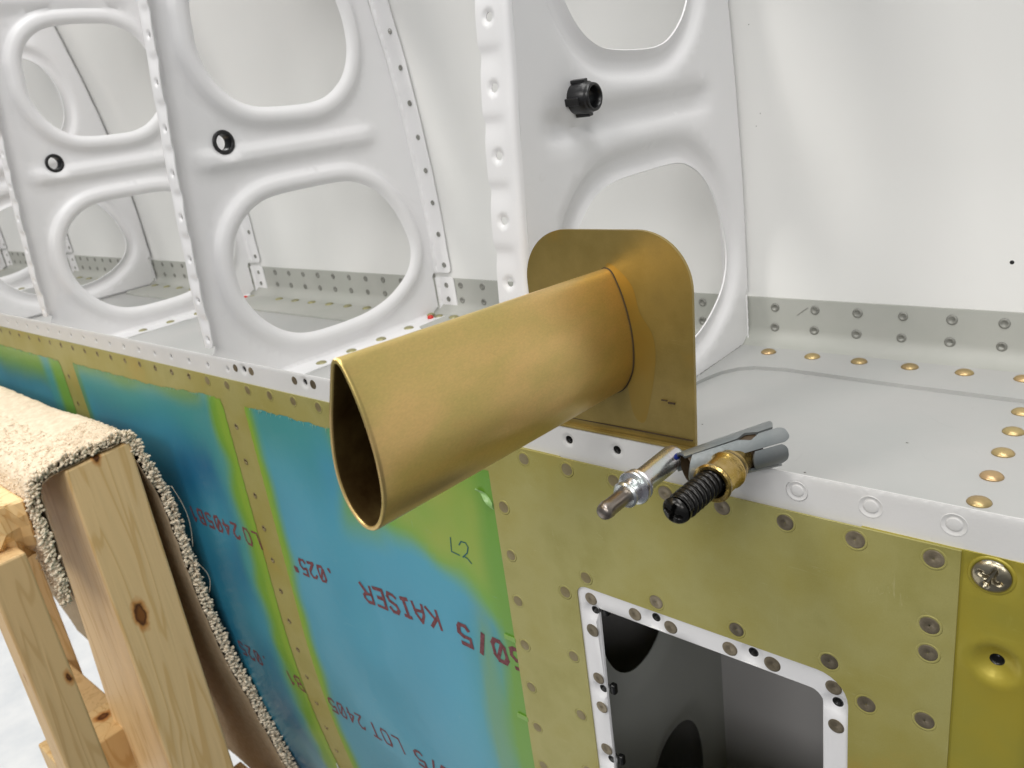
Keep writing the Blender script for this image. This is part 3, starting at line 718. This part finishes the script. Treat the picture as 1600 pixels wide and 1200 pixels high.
def main_map(a, b):
    y = yskin(b)-1.2
    for x, z, r_ in sk_rv:                      # skin draws in slightly round every rivet
        rr = np.hypot(a-x, b-z); y = y+(.13 if r_ is rv_skin else .09)*(1-sm((rr-2.4)/1.1))
    return a, y, b
rg = [circle(x, z, rr, 14) for x, z, r_ in sk_rv for rr in (2.4, 2.9, 3.6)]
FR2 = FR
me, _ = sheet('skin_sheet', [(-52.0-.0, 10.9), (-52.2, -60), (-52.6, -140), (-54, -330), (92.5, -330), (93.8, -60), (93.9, 10.9)], [FR2], main_map, [m_alo], step=4, grid=grid, rings=rg, edge_step=3)
solid(link('skin_sheet', me, msk), .6, -1)
for x, z, r_ in sk_rv: link('rivet', r_, msk, (x, float(yskin(z))-1.2+(.10 if r_ is rv_skin else .06), z), FRONT)
# white ring frame behind the opening
INN = rrect(-12.6, 62.6, -123, -43.2, (3.5, 1.8, 2, 3.5))
frm = link('access_frame', None, msk) if False else None
fh = [(-13.9, -45.6), (10.0, -39.6), (42.2, -39.6), (66.2, -46.2), (-14.4, -78.6), (-14.4, -110.5), (66.2, -79), (66.2, -111)]
fhr = []
for x, z in fh: fhr += [circle(x, z, rr, 18) for rr in (2.1, 2.9, 3.8)]
outer = rrect(-24.5, 75.0, -137, -30.5, 6)
def fr_map(a, b):
    y = np.full_like(a, -.45)+yskin(b)
    for x, z in fh:
        r = np.hypot(a-x, b-z); y = y+1.5*(1-sm((r-1.2)/3.4))
    return a, y, b
hs = [INN]+[circle(x, z, 1.45, 18) for x, z in fh]
grid = [(x, z) for x in np.arange(-24, 75, 3.) for z in np.arange(-136, -31, 3.)]
me, _ = sheet('access_frame', outer, hs, fr_map, [m_white], step=3, grid=grid, rings=fhr, edge_step=3)
frm = solid(link('access_frame', me, msk), .8, -1)
nut = lathe([(0, 1.7), (0, 1.25), (-.1, 1.05), (-1.2, 1.0), (-1.3, .75), (-2.6, .7), (-2.8, .05)], 20, 'z', [m_dark], name='nutplate', cap0=False)
for x, z in fh: link('nutplate', nut, frm, (x, 1.0+float(yskin(z)), z), FRONT)
for x, z, r_, R_ in big: link('nutplate', nut, spar, (x, 1.15, z), FRONT)
for x, z in fh:
    cx = x+(3.1 if x < -10 else (-3.1 if x > 60 else 0)); cz = z+(-3.4 if abs(x-26) < 20 else 0)
    link('nutplate_ear', box('nutplate_ear', cx-1.2, cx+1.2, 1.6, 4.0, cz-2.1 if abs(x-26) > 20 else cz-1.0, cz+2.1 if abs(x-26) > 20 else cz+1.0, m_dark, .8, 3), frm)
for x, z in ((-14.1, -40.4), (-15.0, -53.4), (3.0, -40.2), (15.9, -40.2), (35.5, -40.2), (48.4, -40.2), (65.5, -40.6), (66.2, -53.4), (-14.9, -73.4), (-14.9, -86), (-15.0, -105), (66.2, -73), (66.2, -86), (-15, -117)):
    link('rivet', rv_frame, frm, (x, -.47+float(yskin(z)), z), FRONT)

# end rib flange in bright yellow
end = thing('end_rib', 'bright yellow end rib with a large cross head screw at right', 'rib', (104, 60, 0))
def end_map(a, b):
    y = np.full_like(a, -.45)+yskin(b)
    r = np.hypot(a-102.2, b+17.1); y = y+1.9*(1-sm((r-1.2)/4.6)) - .35*np.exp(-((r-6.2)/1.6)**2)
    r = np.hypot(a-100.0, b-5.9); y = y+.7*(1-sm((r-3.4)/3.0))
    ang = np.clip((a-106.6)/5, 0, 4)
    xx = np.where(a < 106.6, a, 106.6+5*np.sin(np.clip(ang, 0, math.pi/2))); yy = np.where(a < 106.6, 0, 5-5*np.cos(np.clip(ang, 0, math.pi/2)))
    yy = yy+np.where(ang > math.pi/2, (ang-math.pi/2)*5, 0)
    return xx, y+yy, b
rg = [circle(102.2, -17.1, rr, 24) for rr in (2.2, 3, 4, 5, 6.2, 7.4)]+[circle(100, 5.9, rr, 24) for rr in (3, 4, 5.2, 6.6)]
me, _ = sheet('rib_flange', [(72, -330), (118, -330), (118, 10.9), (72, 10.9)], [circle(102.2, -17.1, 1.6, 20)], end_map, [m_alo2], step=4, rings=rg, grid=[(x, z) for x in list(np.arange(74, 104, 4.))+[106, 107, 108.2, 109.6, 111, 112.4, 113.6, 114.6] for z in np.arange(-325, 8, 4.)])
solid(link('rib_flange', me, end), .9, -1)
link('rib_web', box('rib_web', 110.4, 111.3, 8, 149, -330, -2, m_alo2, 0), end)
scr = thing('pan_screw', 'large cross head screw in the bright yellow rib flange', 'screw', (100, -.2, 5.9))
def screw_head(name, r, hgt, m, slot=.42):
    vs = []; fs = []; n = 48; R_ = [0, .12, .22, .32, .42, .52, .62, .74, .86, .95, 1.0]
    for q in R_:
        for i in range(n):
            t = 2*math.pi*i/n; x, y = q*math.cos(t), q*math.sin(t)
            z = hgt*math.sqrt(max(0, 1-(q*.97)**2.4))
            c = max(0, 1-max(0, (min(abs(x), abs(y))-.09)/.06)) * max(0, min(1, (slot+.12-max(abs(x), abs(y)))/.12))
            z -= c*hgt*.75
            vs.append((x*r, y*r, z))
    for k in range(len(R_)-1):
        for i in range(n): j = (i+1) % n; fs.append((k*n+i, (k+1)*n+i, (k+1)*n+j, k*n+j))
    return mesh_from(name, vs, fs, [m])
o = link('screw_head', screw_head('screw_head', 4.0, 1.5, m_screw, .55), scr, (100, -.25, 5.9), (math.radians(90), math.radians(25), 0)); auto_smooth(o, 50)
link('washer_ring', lathe([(0, 4.9), (.25, 4.7), (.3, 4.3), (.1, 3.95)], 32, 'z', [m_alo2], name='washer_ring', cap0=False, cap1=False), scr, (100, -.1, 5.9), FRONT)
link('threaded_insert', lathe([(0, 3.4), (0, 1.4), (-.5, 1.3), (-.8, 1.0), (-2, .9), (-2.2, .05)], 20, 'z', [m_dark], name='threaded_insert', cap0=False), end, (102.2, 1.6, -17.1), FRONT)

# inside of the lower bay
bay = thing('lower_bay_rib', 'dark grey inner rib with lightening holes seen through the access opening', 'rib', (-50, 75, -160))
def ell(cy, cz, a, b_, n=44, tilt=0):
    return np.array([(cy+a*math.copysign(abs(math.cos(t))**.9, math.cos(t)), cz+b_*math.copysign(abs(math.sin(t))**.9, math.sin(t))) for t in np.linspace(0, 2*math.pi, n, endpoint=False)])
E1 = ell(79, -92, 30.5, 47); E2 = ell(101, -238, 27, 41)
def bay_map(a, b):
    Q = np.stack([a, b], 1); h = 0
    for P in (E1, E2): d = polydist(Q, P); h = np.maximum(h, 2.5*(1-sm((d-2)/7)))
    return -50-h, a, b
me, _ = sheet('rib_web', [(1.5, -318), (150, -318), (150, -1.5), (1.5, -1.5)], [E1, E2], bay_map, [m_inner], step=5)
solid(link('rib_web', me, bay), .6, 0)
link('rib_web', box('rib_web', -230, -229, 9, 150, -318, -2, m_inner, 0), bay)
link('bay_floor', box('bay_floor', -300, 110, 20, 150.5, -331, -330, m_inner, 0), bay)
link('inner_skin', box('inner_skin', -300, 110, 149.6, 150.4, -329, -1.5, m_inner2, 0), bay)

# ------------------------------------------------------------------ gold mast: plate and streamlined tube
mast = thing('gold_mast_bracket', 'gold anodized streamlined tube with flat plate standing on the white strip', 'bracket', (3, -45, 45))
YP = 1.6
pl_out = rrect(-25.8, 29.4, 21.4, 82.2, (16, 15.6, .1, .1), 18)
me, _ = sheet('plate', pl_out, [], lambda a, b: (a-np.clip((82-b)/61, 0, 1)*2.4*(a+25.8)/55, np.full_like(a, YP)+.25*np.sin(a*.09)*np.sin(b*.05), b), [m_goldp], step=4, edge_step=1.5)
o = solid(link('plate', me, mast), 1.1, -1)
bv = o.modifiers.new('bevel', 'BEVEL'); bv.width = .22*S; bv.segments = 2; bv.angle_limit = math.radians(40)
link('foot_lip', box('foot_lip', -25.9, 27.2, -.25, YP, 21.5, 22.3, m_goldp, .3), mast)
link('seam', box('seam', -25.4, 26.4, YP-.22, YP+.1, 24.1, 24.4, m_line, 0), mast)
sec = catmull([(9.2, 79.0), (10.9, 78.2), (12.3, 75.6), (13.9, 71.2), (15.2, 65.8), (15.95, 60), (15.9, 54.5), (15.2, 50.2), (13.5, 46.4), (11.3, 43.7), (8.6, 42.5), (6.0, 43.0), (3.6, 45.2), (1.9, 48.4), (1.0, 52.6), (1.1, 57.3), (1.9, 62), (3.3, 67), (5.1, 71.8), (6.7, 76), (7.8, 78.3)], 5)
rootc = np.array([2.9-.6, 0.]); 
# tube runs along y; section at the mouth lies at x about 8.5, at the root about 3.0
def sec_at(y):
    t = (y+95)/(95+YP); d = np.array([-6.4*t, -7.3*t]); return sec+d
Y0 = -95.0
vs = []; fs = []; n = len(sec)
cen = sec.mean(0)
nr = np.roll(sec, -1, 0)-np.roll(sec, 1, 0); nr = np.stack([nr[:, 1], -nr[:, 0]], 1); nr /= np.linalg.norm(nr, axis=1)[:, None]
if ((sec-cen)*nr).sum() < 0: nr = -nr
ys = [Y0]+[Y0+.25]+list(np.linspace(Y0+.8, YP, 24))
loops = []
for i, y in enumerate(ys):
    s_ = sec_at(y); off = {0: -.3, 1: -.08}.get(i, 0.)
    loops.append([(p[0]+q[0]*off, y, p[1]+q[1]*off) for p, q in zip(s_, nr)])
TH = 1.15
inner = []
for i, y in enumerate([Y0, Y0+.25]+list(np.linspace(Y0+.8, YP-.5, 12))):
    s_ = sec_at(y); off = -(TH-{0: .25, 1: .07}.get(i, 0))
    inner.append([(p[0]+q[0]*off, y, p[1]+q[1]*off) for p, q in zip(s_, nr)])
seq = inner[::-1]+loops
for l in seq: vs += l
for k in range(len(seq)-1):
    for i in range(n): j = (i+1) % n; fs.append((k*n+i, k*n+j, (k+1)*n+j, (k+1)*n+i))
nin = (len(inner)-2)*n
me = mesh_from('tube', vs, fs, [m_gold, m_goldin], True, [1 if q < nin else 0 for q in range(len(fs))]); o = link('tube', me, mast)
bm = bmesh.new(); bm.from_mesh(o.data); bmesh.ops.recalc_face_normals(bm, faces=bm.faces[:]); bm.to_mesh(o.data); bm.free()
o.data.polygons.foreach_set('use_smooth', [True]*len(o.data.polygons)); auto_smooth(o, 50)
# root seam: thin dark bead where the tube meets the plate, and the glue smear beside it
rs = sec_at(YP); P = [(p[0]+q[0]*.12, YP-.12, p[1]+q[1]*.12) for p, q in zip(rs, nr)]; P.append(P[0])
link('root_seam', tube_mesh('root_seam', P, .2, m_line, 6, False), mast)
m_smear = mat('amber_adhesive_smear', (.37, .235, .05), .33, .58, var=[(.39, .235, .045), (.36, .25, .06)], vscale=70)
bd = catmull([(3, 72.5), (7, 71.5), (11, 67), (12.6, 60), (15.8, 54.5), (16.6, 49), (15.6, 42), (13.6, 34), (11, 27), (7.5, 30), (6, 45), (4, 60)], 4)
me, _ = sheet('adhesive_smear', bd, [], lambda a, b: (a, np.full_like(a, YP)-.05+.25*np.sin(a*.09)*np.sin(b*.05), b), [m_smear], step=3)
link('adhesive_smear', me, mast)
link('scratch', box('scratch', 17.4, 19.2, YP-.25, YP+.2, 34.9, 35.15, m_line, 0), mast)
link('scratch', box('scratch', 19.5, 21.6, YP-.25, YP+.2, 34.3, 34.75, m_line, 0), mast)

# ------------------------------------------------------------------ spring clamp fastener lying on the flange edge
ZC = 27.
clamp = thing('cleco_fastener', 'spring clamp fastener with brass collar, black spring and silver plunger on the white strip', 'fastener', (40, -12, ZC))
cx = 29.4
me = lathe([(-46.6, 1.1), (-46.2, 1.75), (-45.6, 2.0), (-44.2, 2.2), (-43.6, 2.05), (-34, 2.05)], 24, 'y', [m_steel], name='plunger_pin'); auto_smooth(link('plunger_pin', me, clamp, (cx, 0, ZC)), 40)
me = lathe([(-37.2, 2.3), (-37.3, 2.9), (-36.8, 3.35), (-36.2, 3.3), (-35.6, 2.9), (-33.6, 2.95), (-33.4, 3.3), (-33.2, 4.2), (-32.8, 4.45), (-32.2, 4.35), (-31.9, 3.9), (-31.5, 3.8), (-31.2, 4.2), (-30.7, 4.15), (-30.5, 3.1), (-22, 3.15), (-14.5, 3.2), (-13.4, 2.9), (-12.9, 2.2)], 32, 'y', [m_zinc], name='barrel')
auto_smooth(link('barrel', me, clamp, (cx, 0, ZC)), 45)
me = lathe([(0, .9), (.05, .85), (.06, .05)], 10, 'z', [m_blue], name='blue_mark'); o = link('blue_mark', me, clamp, (cx+2.7, -16.5, ZC+1.75), (0, math.radians(58), 0)); o.scale = (.9, 1.6, 1)
bx = 44.2
o = link('screw_head', screw_head('screw_head', 3.35, 2.2, m_blackm, .62), clamp, (43.6, -37.2, ZC), (math.radians(92), math.radians(18), 0)); auto_smooth(o, 50)
link('screw_shank', lathe([(-37.3, 3.33), (-36.4, 3.3), (-36.2, 2.2), (-18, 2.2)], 24, 'y', [m_blackm], name='screw_shank', cap0=False), clamp, (bx-.4, 0, ZC))
P = []
for i in range(0, 8*26+1):
    a = 2*math.pi*i/26; y = -36.0+15.0*i/(8*26); P.append((43.8+(y+36)*.03+2.75*math.cos(a), y, ZC+2.75*math.sin(a)))
link('spring', tube_mesh('spring', P, .78, m_blackm, 8), clamp)
me = lathe([(-22.8, 3.6), (-23.2, 3.8), (-23.3, 4.6), (-22.8, 5.0), (-22.2, 4.9), (-21.8, 4.45), (-16.2, 4.5), (-15.6, 4.9), (-14.8, 4.9), (-14.3, 4.4), (-12.6, 4.3), (-12.4, 3.7), (-12.0, 3.5), (-8.0, 3.5), (-7.2, 3.2), (-7.0, 2.4)], 32, 'y', [m_brass], name='brass_collar', cap0=False)
o = auto_smooth(link('brass_collar', me, clamp, (44.9, 0, ZC)), 45)
# grey sheet sleeve: tapered split shell
def shell(name, A, B, ra, rb, a0, a1, m, n=22, k=20, endf=None, startf=None):
    A = Vector(A); B = Vector(B); ax = (B-A).normalized(); up = Vector((0, 0, 1)); sd = ax.cross(up).normalized(); up = sd.cross(ax)
    vs = []; fs = []
    for j in range(k+1):
        for i in range(n+1):
            t = i/n; ang = math.radians(a0+(a1-a0)*t)
            u = j/k; s0 = startf(t) if startf else 0; s1 = endf(t) if endf else 1
            u = s0+(s1-s0)*u; r = ra+(rb-ra)*max(0, min(1, u))**.8
            p = A+(B-A)*u+(sd*math.cos(ang)+up*math.sin(ang))*r; vs.append(tuple(p))
    for j in range(k):
        for i in range(n): a = j*(n+1)+i; fs.append((a, a+1, a+n+2, a+n+1))
    return mesh_from(name, vs, fs, [m])
A = (34.2, -19.6, 26.6); B = (50.2, 3.4, 27.6)
def part_shell(nm, a0, a1, f0, f1, lo=None, hi=None, n=26, k=24):
    """piece of the tapered sleeve: angle a0..a1 (90 = up), length f0(t)..f1(t); lo/hi shift the side edges with u"""
    Av, Bv = Vector(A), Vector(B); ax = (Bv-Av).normalized(); up = Vector((0, 0, 1)); sd = ax.cross(up).normalized(); up = sd.cross(ax)
    vs = []; fs = []
    for j in range(k+1):
        for i in range(n+1):
            t = i/n; u = f0(t)+(f1(t)-f0(t))*j/k
            aa = a0+(lo(u) if lo else 0); bb = a1+(hi(u) if hi else 0)
            ang = math.radians(aa+(bb-aa)*t); r = 4.3+1.9*max(0, min(1.05, u))**.9
            flat = .88 if True else 1
            p = Av+(Bv-Av)*u+(sd*math.cos(ang)+up*math.sin(ang)*flat)*r; vs.append(tuple(p))
    for j in range(k):
        for i in range(n): q = j*(n+1)+i; fs.append((q, q+1, q+n+2, q+n+1))
    o = solid(link(nm, mesh_from(nm, vs, fs, [m_sleeve]), clamp), .65, 0)
    return o
rnd = lambda t, e: e*(2*t-1)**4
slot = lambda u: 1.2+2.2*u+13.0*max(0, 1-abs(u-.66)/.10)
step_ = lambda u: float(sm(np.array((u-.36)/.05)))
part_shell('sleeve_blade', -80, 74, lambda t: .02+.10*(2*t-1)**2, lambda t: 1.0-rnd(t, .06), lo=lambda u: 110*step_(u), hi=lambda u: -slot(u), k=60)
part_shell('sleeve_blade', 74, 215, lambda t: .05, lambda t: .97-rnd(t, .06), lo=slot, k=60)
Av, Bv = Vector(A), Vector(B); ax_ = (Bv-Av).normalized(); sd_ = ax_.cross(Vector((0, 0, 1))).normalized(); up_ = sd_.cross(ax_)
def on_sleeve(u, deg, lift=.42):
    r_ = 4.3+1.9*u**.9+lift; a_ = math.radians(deg); return Av+(Bv-Av)*u+(sd_*math.cos(a_)+up_*math.sin(a_)*.88)*r_
def stamp(P, nm='stamped_mark'):
    link(nm, tube_mesh(nm, [on_sleeve(u, d) for u, d in P], .10, m_zinc, 5), clamp)
stamp([(.125, 2), (.145, -16)]); stamp([(.165, -6), (.172, 2), (.19, 3), (.205, -3), (.20, -12), (.185, -15), (.17, -11), (.165, -6)]); stamp([(.235, 6), (.25, -8)])
part_shell('sleeve_finger', -30, 27, lambda t: .62+.03*(2*t-1)**2, lambda t: .95-rnd(t, .05))
part_shell('sleeve_finger', -92, -34, lambda t: .60, lambda t: .93-rnd(t, .06))
me = shell('sleeve_core', A, (46.5, -2, 27.3), 3.4, 4.6, 0, 360, m_line, endf=lambda t: .98, startf=lambda t: .10); link('sleeve_core', me, clamp)
# ------------------------------------------------------------------ sawhorse with carpet
mw1 = wood_mat('pine_leg', (.84, .58, .29), (.73, .47, .20), [(-297, -45, -123, 4.6), (-297, -41, -26, 3.5)])
mw2 = wood_mat('pine_board', (.72, .49, .24), (.62, .40, .18), [(-297, -88, -134, 3.2), (-305, -104, -128, 2.6)])
mw3 = wood_mat('pine_end', (.80, .55, .26), (.68, .42, .17), [(-385, -60, -232, 6)])
saw = thing('sawhorse', 'pale pine sawhorse with knots under the beige carpet', 'sawhorse', (-380, -65, -820))
def prism(name, P0, P1, m, bev=1.2):
    """four-corner section P0 at the top, P1 at the bottom (x,y,z lists)"""
    bm = bmesh.new(); a = [bm.verts.new(Vector(p)*S) for p in P0]; b = [bm.verts.new(Vector(p)*S) for p in P1]
    bm.faces.new(a); bm.faces.new(b[::-1])
    for i in range(4): bm.faces.new((a[i], b[i], b[(i+1) % 4], a[(i+1) % 4]))
    bmesh.ops.recalc_face_normals(bm, faces=bm.faces[:])
    bmesh.ops.bevel(bm, geom=bm.edges[:], offset=bev*S, segments=2, profile=.5, affect='EDGES')
    me = bpy.data.meshes.new(name); bm.to_mesh(me); bm.free(); me.materials.append(m); return me
link('leg', prism('leg', [(-346, -57, -28.5), (-297, -57, -29), (-297, -22.3, -27), (-346, -22.3, -27)], [(-470, -57, -818), (-299, -57, -818), (-299, -22.5, -818), (-470, -22.5, -818)], mw1), saw)
link('leg', prism('leg', [(-316, -104.3, -60), (-297, -104.3, -60), (-297, -85.5, -60), (-316, -85.5, -60)], [(-330, -104, -818), (-299, -104, -818), (-299, -84, -818), (-330, -84, -818)], mw2), saw)
me = box('top_beam', -620, -301, -98, -76.5, -72, -36, mw3, 1.5); o = link('top_beam', me, saw)
bm = bmesh.new(); bm.from_mesh(o.data); bmesh.ops.subdivide_edges(bm, edges=bm.edges[:], cuts=4, use_grid_fill=True)
for v in bm.verts:
    if v.co.x > -.30-.02: v.co.x += (noise.noise(v.co*260)*6-4-(.0 if v.co.z > -.05 else 9*(-.05-v.co.z)*60))*S
bm.to_mesh(o.data); bm.free()
link('cross_brace', box('cross_brace', -398, -362, -96, -40, -262, -226, mw3, 1.2), saw)
link('rear_leg', box('rear_leg', -600, -560, -57, -22, -818, -28, mw1, 1.2), saw)
link('crosspiece', box('crosspiece', -620, -350, -52, -30, -300, -275, mw2, 1.2), saw)
link('crosspiece', box('crosspiece', -340, -300, -21.5, -2, -330, -288, mw1, 1.2), saw)

carpet = thing('carpet_piece', 'thick beige carpet remnant draped over the sawhorse with frayed edges', 'carpet', (-380, -45, -25))
path = [(-77.5, -95), (-77, -70), (-76, -48), (-75, -36), (-72.5, -28.5), (-66, -24.2), (-55, -22.6), (-42, -21.8), (-30, -21.0), (-23.5, -21.3), (-19.8, -24.5), (-17.6, -34), (-15, -48), (-12, -62), (-10, -90), (-9.2, -119), (-6, -157), (-1, -194), (5.2, -230), (14, -282), (22, -330)]
def resample(P, step):
    P = np.array(P, float); out = [P[0]]
    for i in range(len(P)-1):
        k = max(1, int(round(np.linalg.norm(P[i+1]-P[i])/step)))
        for j in range(1, k+1): out.append(P[i]+(P[i+1]-P[i])*j/k)
    out = np.array(out)
    for _ in range(3): out[1:-1] = (out[:-2]+2*out[1:-1]+out[2:])/4
    return out
pp = resample(path, 1.6)
tg = np.gradient(pp, axis=0); tg /= np.linalg.norm(tg, axis=1)[:, None]; no = np.stack([-tg[:, 1], tg[:, 0]], 1)      # outward
if no[len(no)//3][1] < 0: no = -no
xs = np.concatenate([np.arange(-297, -420, -1.6), np.arange(-420, -700, -6)])
def carpet_pt(i, x, off):
    p = pp[i]+no[i]*off
    y, z = p
    k = min(1, max(0, (-297-x)/40)) if i < 30 else 0
    if pp[i][1] < -36 and pp[i][0] < -60:             # front flap hangs less deep away from the end
        z = -36+(z+36)*(1-.78*sm(np.array((-297-x)/32.)))
    y += 1.6*noise.noise(Vector((x*.02, z*.02, 0))); z += 1.5*noise.noise(Vector((x*.018+5, y*.02, 1)))-.018*(-297-x)*0
    return y, z
def carpet_sheet(off, rough_, m, name, flip):
    vs = []; fs = []
    for x in xs:
        for i in range(len(pp)):
            y, z = carpet_pt(i, x, 0)
            a = noise.noise(Vector((x*.33, y*.33, z*.33)))*.8+noise.noise(Vector((x*.9, y*.9, z*.9)))*.6
            o_ = off+rough_*a; vs.append((x+(2*noise.noise(Vector((i*.15, 3, 1))) if x > -298 else 0), y+no[i][0]*o_, z+no[i][1]*o_))
    k = len(pp)
    for j in range(len(xs)-1):
        for i in range(k-1):
            a = j*k+i; q = (a, a+1, a+k+1, a+k); fs.append(q[::-1] if flip else q)
    return mesh_from(name, vs, fs, [m])
link('pile', carpet_sheet(0, .95, m_carpet, 'pile', False), carpet)
link('backing', carpet_sheet(-5.0, .15, m_carpetb, 'backing', True), carpet)
# yarn tufts: thick along the cut edge, shorter on the pile
random.seed(11)
def tufts(name, items, m, n=5):
    vs = []; fs = []
    for (p, d, L_, r) in items:
        d = Vector(d).normalized(); u = d.orthogonal().normalized(); v = d.cross(u); p = Vector(p)
        b = len(vs); bend = Vector((random.uniform(-1, 1), random.uniform(-1, 1), random.uniform(-1, .6)))*.35*L_
        for (t, rr) in ((0, .8), (.4, 1.0), (.8, .95), (1.05, .5)):
            c = p+d*L_*t+bend*t*t
            for k in range(n): a = 2*math.pi*k/n; vs.append(tuple(c+(u*math.cos(a)+v*math.sin(a))*r*rr))
        for s_ in range(3):
            for k in range(n): fs.append((b+s_*n+k, b+s_*n+(k+1) % n, b+(s_+1)*n+(k+1) % n, b+(s_+1)*n+k))
        fs.append(tuple(b+3*n+k for k in range(n)))
    return mesh_from(name, vs, fs, [m])
items = []
for i in range(len(pp)):
    for rep in range(7):
        y, z = carpet_pt(i, -297, 0); o_ = random.uniform(-4.6, .6)
        items.append(((-297.5+random.uniform(-2, .5), y+no[i][0]*o_+random.uniform(-.5, .5), z+no[i][1]*o_+random.uniform(-.7, .7)), (random.uniform(.3, 1.), no[i][0]*1.0+random.uniform(-.5, .5), no[i][1]*1.0+random.uniform(-.5, .5)), random.uniform(1.2, 2.6), random.uniform(.6, 1.05)))
for x in np.arange(-298, -420, -.45):                   # lower edge of the front flap
    y, z = carpet_pt(0, x, 0)
    items.append(((x, y+random.uniform(-1, 3.5), z+random.uniform(-.5, 1)), (random.uniform(-.5, .5), random.uniform(-.6, .6), -1), random.uniform(1.2, 3.2), random.uniform(.4, .75)))
o = link('frayed_edge', tufts('frayed_edge', items, m_tuft), carpet); tag(o, kind='stuff')
items = []
for q in range(17000):
    i = random.randrange(0, len(pp)-1); x = -297-abs(random.gauss(0, 1))*75 if i < 62 else -297-random.random()**1.5*40
    y, z = carpet_pt(i, x, 0)
    items.append(((x, y-no[i][0]*.3, z-no[i][1]*.3), (random.uniform(-.9, .9), no[i][0]+random.uniform(-.9, .9), no[i][1]+random.uniform(-.9, .9)), random.uniform(.4, .95), random.uniform(.45, .8)))
o = link('yarn_tufts', tufts('yarn_tufts', items, m_carpet, 4), carpet); tag(o, kind='stuff')
# two loose threads
for k, (x, z0, z1) in enumerate(((-296, -60, -100), (-296, -112, -132))):
    P = [(x+1.5*math.sin(t*3), float(np.interp(z0+(z1-z0)*t, [-200, -60], [-4, -9]))+2.5*math.sin(math.pi*t), z0+(z1-z0)*t) for t in np.linspace(0, 1, 14)]
    link('loose_thread', tube_mesh('loose_thread', P, .14, m_tuft, 5), carpet)
